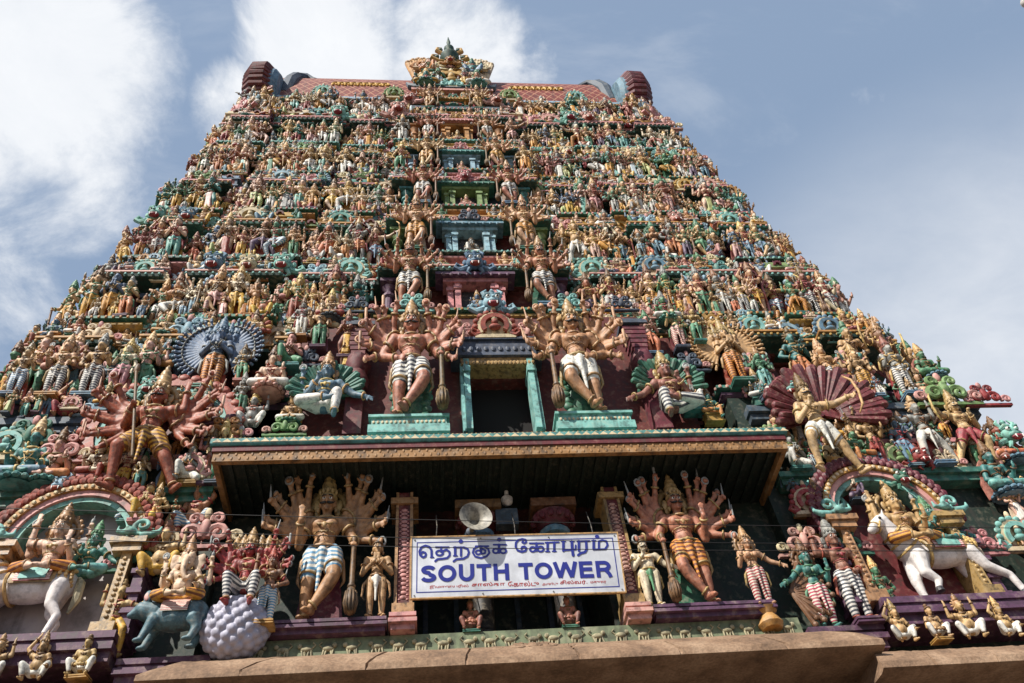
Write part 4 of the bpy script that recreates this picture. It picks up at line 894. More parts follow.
# ------------------------------------------------------------------ lower storey: granite base, plinths, side wings
p = P()
p.bx(-13.3, -3.0, .45, 12, 0, 9.55); p.bx(3.0, 13.3, .45, 12, 0, 9.55); p.bx(-3.0, 3.0, .45, 12, 7.2, 9.55)
BASE = ob('stone_base', p, 'granite', TOWER)
for x in (-12.6, -9.3, -6.2, -3.6, 3.6, 6.2, 9.3, 12.6):
    p = P(); p.bx(x-.35, x+.35, .2, .46, 0, .6); p.bx(x-.26, x+.26, .26, .46, .6, 7.3); p.bx(x-.45, x+.45, .12, .46, 7.3, 7.9); ob('stone_pilaster', p, 'granite', BASE)
def eave(name, x0, x1, top, bot, inset):
    (yt, zt), (yb, zb) = top, bot; n = 7
    prof = []
    for k in range(n+1):
        t = k/n; b = math.sin(t*pi)*.05
        prof.append((yt+(yb-yt)*t-b, zt+(zb-zt)*t+b, t))
    p = P(); rg = []
    nx = 46; rr = random.Random(3)
    us = sorted([k/nx for k in range(nx+1)]+[j+e for j in (.13, .29, .42, .57, .71, .86) for e in (-.002, -.0011, .0011, .002)])
    for u in us:
        ring = []; g = .03 if any(abs(u-j) < .0015 for j in (.13, .29, .42, .57, .71, .86)) else 0
        for y, z, t in prof:
            a = x0+inset*(1-t); b = x1-inset*(1-t); ring.append((a+(b-a)*u, y+g+rr.uniform(-.014, .014), z-g+rr.uniform(-.014, .014)))
        ring += [(x0+(x1-x0)*u, yb-.02, zb-.13), (x0+(x1-x0)*u, yb+.12, zb-.17), (x0+(x1-x0)*u, .5, zb-.1), (x0+inset+(x1-x0-2*inset)*u, .5, zt)]
        rg.append(ring)
    p.rings(rg)
    return ob(name, p.mesh(name, angle=30), 'granite', BASE)
EV = eave('stone_eave', -6.8, 6.62, (-.12, 10.13), (-.92, 9.47), 1.05)
eave('stone_eave', 6.3, 14.0, (-.2, 9.58), (-1.05, 8.95), .35); eave('stone_eave', -14.2, -6.5, (-.2, 9.66), (-1.05, 9.02), .35)
cm = ob('carved_crest', CRESTS['scroll'].copy(), ['granite', 'granite'], EV, Matrix.Translation((.12, -.62, 9.7)) @ Matrix.Rotation(R(-50), 4, 'X') @ Matrix.Diagonal((1.15, .8, 1.0, 1)))
# carved frieze above the eave
p = P(); p.bx(-5.75, 5.6, -.05, .9, 10.0, 10.52); paint('frieze_green', (112, 122, 92), rough=.7, dirt=.6, scale=3.0); paint('frieze_stone', (158, 146, 116), rough=.7, dirt=.6); FR = ob('carved_frieze', p, 'frieze_green', TOWER)
p = P(); rr = random.Random(5)
for k in range(26):
    x = -5.4+.43*k+rr.uniform(-.05, .05); z = 10.27; s = rr.choice((-1, 1)); y = -.06
    p.ell((x, y, z+.03), (.12, .05, .06), n=8, m=6); p.ell((x+s*.12, y-.01, z+.09), (.05, .045, .05), n=7, m=5)
    for q in (-.08, -.03, .05, .09): p.cap((x+q, y, z), (x+q+rr.uniform(-.03, .03), y-.01, z-.12), .024, .018, 5)
    p.tube([(x-s*.11, y, z+.05), (x-s*.17, y-.01, z+.11), (x-s*.12, y-.01, z+.16)], .014, 5)
ob('animal_relief', p, 'frieze_stone', FR)
p = P(); p.bx(-6.3, 6.3, -.0, .95, 9.5, 10.0); ob('frieze_base', p, 'granite', FR)
def plinth(x0, x1, yfr, z0, z1, c='purple', par=TOWER, back=1.2):
    p = P(); d = z1-z0
    p.bx(x0+.04, x1-.04, yfr+.1, back, z0, z0+d*.34); p.bx(x0, x1, yfr, back, z0+d*.345, z0+d*.6); p.bx(x0+.05, x1-.05, yfr+.07, back, z0+d*.605, z0+d*.75); p.bx(x0+.015, x1-.015, yfr+.02, back, z0+d*.755, z1)
    return ob('plinth', p, 'arch_'+c, par)
plinth(-5.15, -2.62, -.32, 10.53, 10.8, 'purple'); plinth(2.62, 5.15, -.32, 10.53, 10.8, 'purple')
plinth(-2.6, -2.05, -.34, 10.53, 10.86, 'rose'); plinth(2.05, 2.6, -.34, 10.53, 10.86, 'rose')
plinth(-13.2, -7.55, -.42, 10.1, 10.68, 'purple'); plinth(7.3, 13.2, -.42, 10.1, 10.68, 'purple')
plinth(-7.5, -5.8, -.2, 9.75, 10.22, 'purple'); plinth(5.65, 7.25, -.2, 9.75, 10.22, 'purple')
# wing walls and the porch box
p = P(); p.bx(-13.0, -6.35, .53, 8.5, 9.56, 17.6); p.bx(6.35, 13.0, .53, 8.5, 9.56, 17.6); p.bx(-6.35, -2.1, .95, 5, 10.0, 14.35); p.bx(2.1, 6.35, .95, 5, 10.0, 14.35)
p.bx(-2.1, 2.1, 3.4, 5, 10.0, 14.35)
WING = ob('lower_wall', p, 'arch_deepgreen', TOWER)
p = P(); p.bx(-2.1, 2.1, .3, 3.4, 10.0, 10.45); ob('porch_floor', p, 'granite', TOWER)
for s in (-1, 1):        # balcony door frames in the dark back of the porch
    for x in (.35, 1.15, 1.9):
        p = P(); p.bx(s*x-.06, s*x+.06, 3.25, 3.4, 10.45, 13.6); ob('door_post', p, 'arch_slate', TOWER)
p = P(); p.bx(-2.1, 2.1, 3.22, 3.4, 11.6, 11.72); ob('door_rail', p, 'arch_slate', TOWER)
for x in (xat(478, .5, 13.6), xat(553, .5, 13.6)):
    p = P(); y_ = .55; p.lathe((x, y_, 10.45), [(.3, 0), (.3, .3), (.22, .4), (.22, 2.4), (.3, 2.5), (.24, 2.6)], 14, 0); p.lathe((x, y_, 13.05), [(.2, 0), (.34, .08), (.36, .2), (.26, .3)], 16, 1); p.lathe((x, y_, 13.35), [(.3, 0), (.46, .18), (.5, .3), (.4, .38)], 16, 2); p.bx(x-.52, x+.52, y_-.45, y_+.5, 13.72, 13.95, 3)
    for a in range(14):
        t = 2*pi*a/14; p.ell((x+.45*math.cos(t), y_+.45*math.sin(t), 13.54), (.08, .08, .11), n=7, m=5, mi=2)
    ob('porch_column', p, ['dark', 'arch_blue', 'arch_maroon', 'darkgold'], TOWER)
for s in (-1, 1):
    x = s*2.33; p = P(); p.bx(x-.13, x+.13, -.06, .6, 10.87, 14.06); c = ob('porch_pilaster', p, 'arch_maroon', TOWER)
    p = P()
    for q in (-.155, .155): p.bx(x+q-.03, x+q+.03, -.09, .5, 10.87, 14.05)
    p.bx(x-.3, x+.3, -.14, .6, 13.7, 13.86); p.bx(x-.22, x+.22, -.1, .55, 10.865, 11.2)
    ob('gilt_edge', p, 'gold', c)
    p = P()
    for k in range(22): p.ell((x, -.065, 11.35+.105*k), (.07, .02, .045), n=6, m=5); p.ell((x-.08, -.065, 11.3+.105*k), (.03, .015, .02), n=5, m=4); p.ell((x+.08, -.065, 11.3+.105*k), (.03, .015, .02), n=5, m=4)
    ob('flower_relief', p, 'arch_rose', c)
# canopy
CX0, CX1, CY = -6.5, 6.5, -1.22
p = P(); p.rings([[(x, CY+.03, 14.56), (x, CY, 14.6), (x, CY, 14.74), (x, CY+.05, 14.78), (x, .6, 16.05), (x, .6, 14.56)] for x in (CX0, CX1)]); CAN = ob('canopy', p.mesh('canopy', smooth=False), 'arch_teal', TOWER)
p = P(); p.bx(CX0+.06, CX1-.06, CY+.06, CY+.16, 14.42, 14.557); p.bx(CX0+.06, CX0+.16, CY+.161, .9, 14.42, 14.557); p.bx(CX1-.16, CX1-.06, CY+.161, .9, 14.42, 14.557); ob('canopy_strip', p, 'arch_maroon', CAN)
p = P(); p.bx(CX0+.1, CX1-.1, CY+.1, CY+.22, 14.16, 14.417); p.bx(CX0+.1, CX0+.22, CY+.221, .9, 14.16, 14.417); p.bx(CX1-.22, CX1-.1, CY+.221, .9, 14.16, 14.417)
n = 150
for k in range(n): p.ell((CX0+.16+(CX1-CX0-.32)*k/(n-1), CY+.1, 14.23+.12*(k % 2)), (.035, .02, .05), n=5, m=4)
ob('gilt_fascia', p, 'arch_canopygold', CAN)
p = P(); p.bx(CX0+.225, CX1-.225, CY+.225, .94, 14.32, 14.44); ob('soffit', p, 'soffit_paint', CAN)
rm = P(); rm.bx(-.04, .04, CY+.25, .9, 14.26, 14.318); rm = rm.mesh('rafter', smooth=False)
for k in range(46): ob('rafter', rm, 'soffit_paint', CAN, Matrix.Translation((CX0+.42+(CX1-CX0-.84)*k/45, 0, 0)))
p = P()
for k in range(120): p.ell((CX0+.1+(CX1-CX0-.2)*k/119, CY+.3, 14.99), (.045, .04, .045), n=7, m=5)
p.bx(CX0+.05, CX1-.05, CY+.24, CY+.5, 14.86, 14.97)
ob('bead_row', p, 'palegold', CAN)
p = P()
for k in range(64): p.prism([(CX0+.05+.203*k, 14.62), (CX0+.15+.203*k, 14.72), (CX0+.25+.203*k, 14.62)], CY-.012, CY+.01)
ob('wave_trim', p, 'arch_cream', CAN)
p = P(); p.lathe((.0, .3, 13.9), [(.02, 0), (.12, .08), (.14, .2), (.05, .3), (.05, .45)], 10); ob('ceiling_lamp', p, 'white', CAN)

# ------------------------------------------------------------------ door storey above the canopy
DY = .0; zd = at(500, 429, DY)[1]; zt = at(498, 371, DY+.2)[1]
p = P(); p.bx(-5.3, -.75, .5, 5, 15.5, 20.2); p.bx(.95, 5.3, .5, 5, 15.5, 20.2); p.bx(-5.0, 5.0, .7, 5, 20.2, 21.5); p.bx(-.75, .95, .5, 5, zt, 20.2); p.bx(-5.3, 5.3, .12, 5, 15.0, zd)
DW = ob('door_storey_wall', p, 'arch_maroon', TOWER)
p = P(); p.bx(-.75, .95, .9, 1.0, zd, zt); simple('unlit_room', (14, 12, 11), .9); ob('door_shade_panel', p, 'unlit_room', DW)  # solid panel across the doorway; the darkness of the interior is its near-black colour
for x, s in ((-.72, -1), (.92, 1)):
    p = P(); x += s*.04; p.bx(x-.075, x+.075, DY-.05, .52, zd, zt+.25); p.bx(x+s*.125-.04, x+s*.125+.04, DY+.03, .52, zd, zt+.15); p.bx(x-.1, x+.1, DY-.1, .52, zt-.3, zt-.1); ob('door_jamb', p, 'arch_turquoise', DW)
p = P(); p.bx(-.9, 1.1, DY-.02, .9, zt+.02, zt+.3)
for k in range(20): p.ell((-.85+.1*k, DY-.03, zt+.08), (.05, .05, .08), n=6, m=5)
ob('door_lintel', p, 'gold', DW)
p = P(); p.bx(-1.15, 1.35, DY-.12, .9, zt+.31, zt+.9); p.bx(-1.25, 1.45, DY-.2, .9, zt+.9, zt+1.0)
for k in range(12): p.ell((-1.0+.2*k, DY-.13, zt+.55), (.07, .05, .1), n=7, m=5)
ob('lintel_block', p, 'arch_slate', DW)
crest('horseshoe', DW, (.1, DY-.1, zt+1.05), 1.35, 'red', lean=10); crest('scroll', DW, (-.85, DY-.05, zt+1.05), .9, 'rose', lean=10); crest('scroll', DW, (1.05, DY-.05, zt+1.05), .9, 'rose', lean=10)
crest('lion', DW, (.1, DY-.1, zt+2.1), 1.15, 'sky', lean=10)
for s in (-1, 1):
    for k, (x, c, q) in enumerate(((2.3, 'turquoise', .95), (3.9, 'turquoise', .8))): crest('scroll', DW, (s*x+.1, DY+.05, 21.0), q, c if k == 0 else 'slate', lean=12)
for x, s in ((xat(357, .1, 18.5), -1), (xat(645, .1, 18.5), 1)):
    p = P(); z0 = 17.6; p.bx(x-.22, x+.22, .05, .6, zd, z0+1.4)
    for k in range(6): p.bx(x-.34+.03*k, x+.34-.03*k, -.02, .6, z0+1.4+.2*(5-k), z0+1.55+.2*(5-k))
    p.lathe((x, .2, z0+.2), [(.3, 0), (.34, .3), (.25, .6), (.36, .9), (.3, 1.2)], 10)
    q = ob('door_pilaster', p, 'arch_maroon', DW)
    p = P(); p.bx(x-.4, x+.4, -.1, .6, z0+2.61, z0+2.75); p.bx(x-.3, x+.3, -.05, .6, z0+2.75, z0+2.85); ob('capital', p, 'arch_slate', q)
pz0, pz1 = at(420, 430, -.3)[1], at(420, 417, -.3)[1]
GX = (xat(409, -.2, 18.0), xat(581, -.2, 18.0))
for x in GX:
    p = P(); p.bx(x-.95, x+1.0, -.42, .5, pz0-.15, pz0+.1); p.bx(x-.88, x+.93, -.36, .5, pz0+.1, pz1-.08); p.bx(x-.95, x+1.0, -.42, .5, pz1-.08, pz1)
    for k in range(17): p.ell((x-.82+.105*k, -.37, (pz0+pz1)/2), (.035, .02, .05), n=6, m=5, mi=1)
    ob('guardian_pedestal', p, ['arch_turquoise', 'arch_cream'], DW)
p = P(); p.bx(-5.3, 5.3, -.25, .12, pz0-.3, pz0-.16); ob('door_ledge', p, 'arch_teal', DW)
gh = at(409, 311, -.2)[1]-pz1
place('guard_big', (GX[0], -.12, pz1), gh, slim=.76, skin='ruddy', cloth='white striped', slab='green', gold='gold', lean=5, label='ruddy many-armed guardian with club at left of the dark doorway', group='club guardians beside the dark doorway', held='skin_tan')
place('guard_big', (GX[1], -.12, pz1), gh, slim=.76, skin='ruddy', cloth='white', slab='green', gold='gold', mirror=True, lean=5, label='ruddy many-armed guardian with club at right of the dark doorway', group='club guardians beside the dark doorway', held='skin_tan')
for px, py, H, key, kw in [(318, 352, 1.9, 'stand_b', dict(skin='tan', cloth='green')), (345, 362, 1.9, 'goddess', dict(skin='brown', cloth='yellow')), (300, 340, 1.6, 'sentry', dict(skin='grey', cloth='white')), (330, 325, 1.4, 'lotus', dict(skin='golden', cloth='red')),
        (655, 358, 1.8, 'tri_a', dict(skin='pink', cloth='orange')), (682, 352, 1.9, 'stand_a', dict(skin='tan', cloth='red striped')), (668, 326, 1.4, 'lotus_b', dict(skin='green', cloth='white')), (700, 345, 1.6, 'goddess_b', dict(skin='golden', cloth='green'))]:
    x, z = at(px, py, .25); k = dict(rc(), **kw); place(key, (x, .22, z), H, lean=9, row='row flanking the dark doorway', **k)
for px, py, kd, c, s in [(305, 365, 'scroll', 'slate', .9), (340, 318, 'scroll', 'turquoise', .8), (650, 318, 'scroll', 'rose', .8), (690, 370, 'scroll', 'slate', .9)]:
    x, z = at(px, py, .3); crest(kd, DW, (x, .3, z), s, c, lean=10)
# figures seated under green leaf canopies beside the door
def leaf_fan(px, py, r, c, name, label, y=-.02, n=17, a0=-10, a1=190, inner=.35, par=None):
    x, z = at(px, py, y); p = P()
    n = int(n*1.5); q_ = random.Random(n)
    for k in range(n):
        t = R(a0+(a1-a0)*k/(n-1)+q_.uniform(-2, 2)); d = Vector((math.cos(t), -.1, math.sin(t))); e = q_.uniform(.9, 1.04); p.cap(Vector((x, y+.12, z))+d*r*inner, Vector((x, y-.02-.05*(k % 2), z))+d*r*e, r*.05, r*.085, 7); p.ell(Vector((x, y-.06-.05*(k % 2), z))+d*r*e, (r*.05, r*.04, r*.05), n=7, m=5)
    p.arc(x, z, .02, r*.85, y+.12, y+.2, a0, a1, 22)
    o = ob(name, p, c, par); 
    if label: tag(o, label, 'leaf canopy')
    return o
x, z = at(325, 402, -.1)
place('musician', (x, -.1, z-.45), 2.1, skin='blue', cloth='white', gold='palegold', crown='gold', lean=5, label='blue-grey seated player under a dark green leaf fan left of doorway')
leaf_fan(326, 392, .92, 'arch_green', 'leaf_canopy', 'dark green leaf fan behind the blue-grey seated player')
x, z = at(672, 402, -.1)
place('musician', (x, -.1, z-.45), 2.2, skin='brown', cloth='white striped', crown='gold', mirror=True, lean=5, label='brown seated player under a green leaf fan right of doorway')
leaf_fan(668, 385, .95, 'arch_green', 'leaf_canopy', 'green leaf fan behind the brown seated player')
# multi-headed figures with a wheel of arms
x, z = at(207, 396, .35); place('ring', (x, .3, z), at(207, 325, .3)[1]-z, skin='blue', cloth='yellow striped', slab='orange', gold='skin_grey', crown='skin_blue', lean=4, label='blue many-headed figure with a wheel of arms and striped leggings', held='skin_blue')
x, z = at(742, 388, .35); place('ring', (x, .3, z), at(738, 326, .3)[1]-z, skin='golden', cloth='yellow striped', slab='red', gold='gold', crown='gold', lean=4, label='golden many-headed figure with a wheel of arms and striped leggings', held='gold')
# ------------------------------------------------------------------ ledge of the wings above the arched niches
ZB = 14.55
for s in (-1, 1):
    p = P(); a, b = sorted((s*6.62, s*13.15)); p.bx(a, b, .1, 1.05, ZB-.16, ZB); p.bx(a+.05, b-.05, .2, 1.05, ZB-.34, ZB-.161); ob('wing_ledge', p, 'arch_green', TOWER)
    p = P(); p.bx(a+.05, b-.05, .3, 1.05, 16.55, 16.75); p.bx(a, b, .2, 1.05, 16.76, 16.98); ob('wing_cornice', p, 'arch_slate', TOWER)
x, z = at(132, 494, -.1)
place('fierce', (x, -.2, z), at(148, 376, -.3)[1]-z, skin='red', cloth='yellow striped', gold='gold', crown='gold', lean=4, label='dark red striding warrior with fans of arms and long spear', held='skin_pink')
z += .75
p = P(); p.arc(x+.1, z+1.4, 1.5, 1.75, .0, .3, -30, 210, 30); p.arc(x+.1, z+1.4, 1.35, 1.49, .05, .3, -30, 210, 30, mi=1); p.arc(x+.1, z+1.4, .02, 1.35, .2, .3, -30, 210, 26, mi=2)
for k in range(26):
    t = R(-30+240*k/25); p.ell((x+.1+1.8*math.cos(t), .05, z+1.4+1.8*math.sin(t)), (.15, .1, .15), n=8, m=6); p.cap((x+.1+.4*math.cos(t), .12, z+1.4+.4*math.sin(t)), (x+.1+1.25*math.cos(t), .1, z+1.4+1.25*math.sin(t)), .05, .08, 7, mi=2)
tag(ob('flame_halo', p, ['slab_red', 'arch_turquoise', 'slab_maroon']), 'red flame-edged halo ring behind the dark red warrior', 'halo')
x, z = at(838, 474, -.35)
place('archer', (x, -.4, z), at(825, 384, -.35)[1]-z, slim=.76, skin='tan', cloth='white', gold='gold', crown='darkgold', lean=5, label='tan bowman striding in a white kilt before a red arm fan', held='skin_red')
leaf_fan(826, 412, 1.5, 'slab_maroon', 'arm_fan', 'dark red fan of ribs behind the tan bowman', y=-.1, n=21, a0=-20, a1=200, inner=.3)
WROW = 'wing row above the arched niches'
for px, py, H, key, kw in [(18, 492, 2.0, 'lotus_b', dict(skin='teal', cloth='blue')), (45, 490, 1.7, 'lotus', dict(skin='pink', cloth='orange')), (90, 470, 1.5, 'lalita', dict(skin='cream', cloth='red')),
        (205, 505, 1.6, 'sentry', dict(skin='pink', cloth='red')), (185, 505, 1.3, 'kneel', dict(skin='grey', cloth='white')), (215, 460, 1.9, 'stand_b', dict(skin='tan', cloth='green')), (238, 420, 1.5, 'sentry', dict(skin='grey', cloth='green')),
        (800, 500, 1.2, 'kneel', dict(skin='grey', cloth='white')), (885, 470, 1.9, 'fan', dict(skin='golden', cloth='red')), (915, 470, 1.7, 'tri_a', dict(skin='blue', cloth='blue')), (943, 485, 2.2, 'lunge', dict(skin='grey', cloth='white')),
        (985, 490, 2.4, 'archer', dict(skin='tan', cloth='red', slab='maroon')), (1010, 500, 1.7, 'lotus', dict(skin='teal', cloth='turquoise')), (1015, 460, 1.5, 'lotus_b', dict(skin='red', cloth='orange')), (866, 478, 1.4, 'lalita', dict(skin='green', cloth='orange'))]:
    x, z = at(px, py, .15); z = ZB+.005 if abs(z-ZB) < .9 else z; x = xat(px, .15, z); k = dict(rc(), **kw); place(key, (x, .15, z), H, lean=9, row=WROW, **k)
ZR = 'figures on the wing cornice'
for px, py, H, key, kw in [(10, 400, 1.9, 'stand_a', dict(skin='tan', cloth='blue striped')), (48, 402, 2.25, 'stand_b', dict(skin='tan', cloth='white striped', slab='pink')), (84, 402, 2.3, 'stand_a', dict(skin='golden', cloth='white striped', slab='orange')), (115, 395, 1.9, 'tri_a', dict(skin='cream', cloth='pink')),
        (240, 385, 1.4, 'goddess_b', dict(skin='grey', cloth='green')), (268, 400, 1.8, 'lotus', dict(skin='peach', cloth='white')), (345, 372, 1.3, 'goddess', dict(skin='brown', cloth='yellow')), (288, 372, 1.5, 'kneel', dict(skin='pink', cloth='green')), (250, 432, 1.2, 'gana', dict(skin='grey', cloth='brown' if False else 'white')), (290, 430, 1.2, 'lotus', dict(skin='golden', cloth='white')),
        (695, 415, 1.3, 'kneel', dict(skin='grey', cloth='white')), (715, 425, 1.2, 'lalita', dict(skin='teal', cloth='orange')), (770, 395, 1.7, 'stand_b', dict(skin='green', cloth='turquoise')), (840, 400, 2.2, 'stand_a', dict(skin='golden', cloth='white striped')), (874, 402, 2.1, 'stand_b', dict(skin='tan', cloth='yellow striped')), (912, 400, 2.3, 'stand_a', dict(skin='grey', cloth='white striped')), (935, 385, 1.5, 'lotus', dict(skin='green', cloth='green'))]:
    x, z = at(px, py, .25); k = dict(rc(), **kw); place(key, (x, .2, z), H, lean=7, row=ZR, **k)
for px, py, kd, c, s in [(60, 490, 'lion', 'sky', .75), (900, 482, 'lion', 'green', .8), (30, 440, 'scroll', 'green', 1.3), (60, 452, 'scroll', 'rose', 1.1), (150, 393, 'lion', 'turquoise', .9), (225, 432, 'scroll', 'ochre', 1.0), (205, 535, 'scroll', 'rose', 1.2), (285, 428, 'scroll', 'lime', .8), (788, 395, 'lion', 'turquoise', .95), (945, 395, 'scroll', 'lime', 1.4), (985, 398, 'scroll', 'red', 1.0), (1010, 440, 'lion', 'turquoise', 1.0), (805, 545, 'scroll', 'rose', 1.0), (810, 505, 'horseshoe', 'red', 1.0),
        (980, 545, 'scroll', 'pink', .9), (135, 560, 'scroll', 'green', .9), (845, 545, 'scroll', 'green', .9), (175, 560, 'scroll', 'ochre', .8), (5, 450, 'horseshoe', 'turquoise', 1.2), (1020, 540, 'horseshoe', 'turquoise', 1.1), (190, 470, 'horseshoe', 'rose', .9), (775, 440, 'horseshoe', 'lime', .9)]:
    x, z = at(px, py, .0); crest(kd, TOWER, (x, .06, z-.2*s), s, c, lean=8)

wr = random.Random(21)
for s in (-1, 1):
    for z, y, H, n, x0, x1 in ((14.56, .28, 1.25, 11, 6.9, 12.9), (15.65, .4, 1.1, 10, 6.9, 12.8), (16.99, .3, 1.1, 10, 6.8, 12.6), (17.0, .1, .8, 7, 6.9, 12.4), (13.4, .4, 1.2, 2, 6.7, 7.6), (12.2, .4, 1.2, 2, 6.7, 7.6)):
        for k in range(n):
            x = s*(x0+(x1-x0)*(k+.5)/n+wr.uniform(-.12, .12))
            if z < 14 and False: continue
            if wr.random() < .62: place(wr.choice(['page', 'page_b', 'page_c', 'kneel', 'lotus_c', 'gana_b', 'stand_e', 'lalita_b', 'goddess_c']), (x, y, z), H*wr.uniform(.85, 1.25), lean=9, turn=wr.uniform(-12, 12), row='crowd of small figures on the %s wing above the arch' % ('left' if s < 0 else 'right'), **rc())
            else: crest(wr.choice(['scroll', 'horseshoe', 'scroll', 'lion']), TOWER, (x, y-.1, z+.05), H*wr.uniform(.6, .85), wr.choice(['turquoise', 'rose', 'sky', 'cream', 'lime', 'pink', 'red', 'green', 'ochre']), lean=9)
    p = P(); a, b = sorted((s*6.7, s*13.0)); p.bx(a, b, .2, .56, 15.5, 15.64); ob('wing_shelf', p, 'arch_rose', TOWER)
for s in (-1, 1):
    for x, z, H, key in ((11.75, 10.69, 1.7, 'sentry'), (12.4, 10.69, 1.9, 'stand_b'), (12.9, 10.69, 1.5, 'page'), (12.0, 12.75, 1.2, 'goddess_c'), (12.6, 12.75, 1.3, 'stand_e'), (8.25, 13.55, .9, 'kneel')):
        place(key, (s*x, .12, z), H, lean=6, row='lower storey at the outer end of the %s wing' % ('left' if s < 0 else 'right'), **rc())
    p = P(); a, b = sorted((s*11.4, s*13.1)); p.bx(a, b, -.1, .55, 12.6, 12.74); ob('wing_shelf', p, 'arch_rose', TOWER)
    for x, z, c in ((11.6, 12.2, 'ochre'), (12.3, 13.9, 'turquoise'), (12.9, 12.2, 'rose')): crest('scroll', TOWER, (s*x, .1, z-.2), .6, c, lean=8)
# ------------------------------------------------------------------ arched niches with horses
def niche(cx, panel):
    zs, r = 12.98, 1.22
    p = P(); p.arc(cx, zs, .02, r-.1, .36, .52, 0, 180, 30); p.bx(cx-r+.1, cx+r-.1, .36, .52, 10.68, zs); NI = ob('arched_niche', p, panel, TOWER)
    for nm, r0, r1, y0, c in (('arch_inner_band', r-.14, r-.02, -.05, 'arch_turquoise'), ('arch_pink_band', r-.015, r+.12, -.12, 'arch_rose'), ('arch_cream_band', r+.125, r+.26, -.18, 'arch_ochre')):
        p = P(); p.arc(cx, zs, r0, r1, y0, .5, -4, 184, 34); ob(nm, p, c, NI)
    p = P()
    for k in range(33):
        t = R(-8+196*k/32); p.ell((cx+(r+.36)*math.cos(t), -.16, zs+(r+.36)*math.sin(t)), (.1, .08, .1), n=7, m=5); 
        t += R(3); p.ell((cx+(r+.5)*math.cos(t), -.1, zs+(r+.5)*math.sin(t)), (.11, .08, .11), n=7, m=5)
    p.arc(cx, zs, r+.26, r+.46, -.1, .5, -6, 186, 34)
    ob('scale_band', p, 'slab_maroon' if panel != 'plaster' else 'arch_red', NI)
    p = P()
    for k in range(30):
        t = R(2+176*k/29); p.ell((cx+(r+.19)*math.cos(t), -.19, zs+(r+.19)*math.sin(t)), (.05, .03, .05), n=6, m=5)
    ob('bead_band', p, 'arch_cream', NI)
    for s in (-1, 1):
        x = cx+s*(r+.05)
        p = P(); p.bx(x-.1, x+.1, -.2, .52, 10.69, 12.6); p.bx(x-.28, x+.28, -.3, .52, 12.55, 12.72); p.bx(x-.36, x+.36, -.36, .52, 12.72, 12.86); p.bx(x-.22, x+.22, -.28, .52, 10.685, 10.95)
        for k in range(12): p.ell((x, -.21, 11.1+.12*k), (.05, .03, .04), n=6, m=5)
        ob('gilt_column', p, 'gold', NI)
        p = P(); x2 = cx+s*(r+.38); p.bx(x2-.1, x2+.1, -.1, .52, 10.69, 12.5)
        for k in range(4): p.bx(x2-.15, x2+.15, -.16, .52, 10.75+.45*k, 10.86+.45*k)
        ob('lilac_pilaster', p, 'arch_purple', NI)
        p = P(); cx_, cz_ = x+s*.2, 13.18
        p.tube([(cx_+s*  .2*(1-j/18)*math.cos(R(-100-32*j)), -.3-.006*j, cz_-.06+.2*(1-j/18)*math.sin(R(-100-32*j))) for j in range(16)], [.07-.003*j for j in range(16)], 8)
        p.tube([(cx_, -.3, 12.9), (cx_+s*.22, -.3, 12.92), (cx_+s*.36, -.3, 13.0), (cx_+s*.38, -.3, 13.12)], [.08, .08, .05, .02], 8); p.ell((cx_-s*.22, -.36, 12.98), (.13, .1, .1)); p.ell((cx_-s*.26, -.45, 13.03), (.035, .03, .035)); p.tube([(cx_-s*.3, -.36, 12.95), (cx_-s*.46, -.36, 12.98), (cx_-s*.46, -.36, 13.12)], [.07, .05, .02], 7)
        ob('sea_beast_scroll', fuse(p, 'sea_beast_scroll', .022, 1), 'arch_turquoise', NI)
    return NI
NXL, NXR = at(62, 560, -.1)[0], at(905, 545, -.1)[0]
niche(NXL, 'plaster'); niche(NXR, 'arch_maroon')
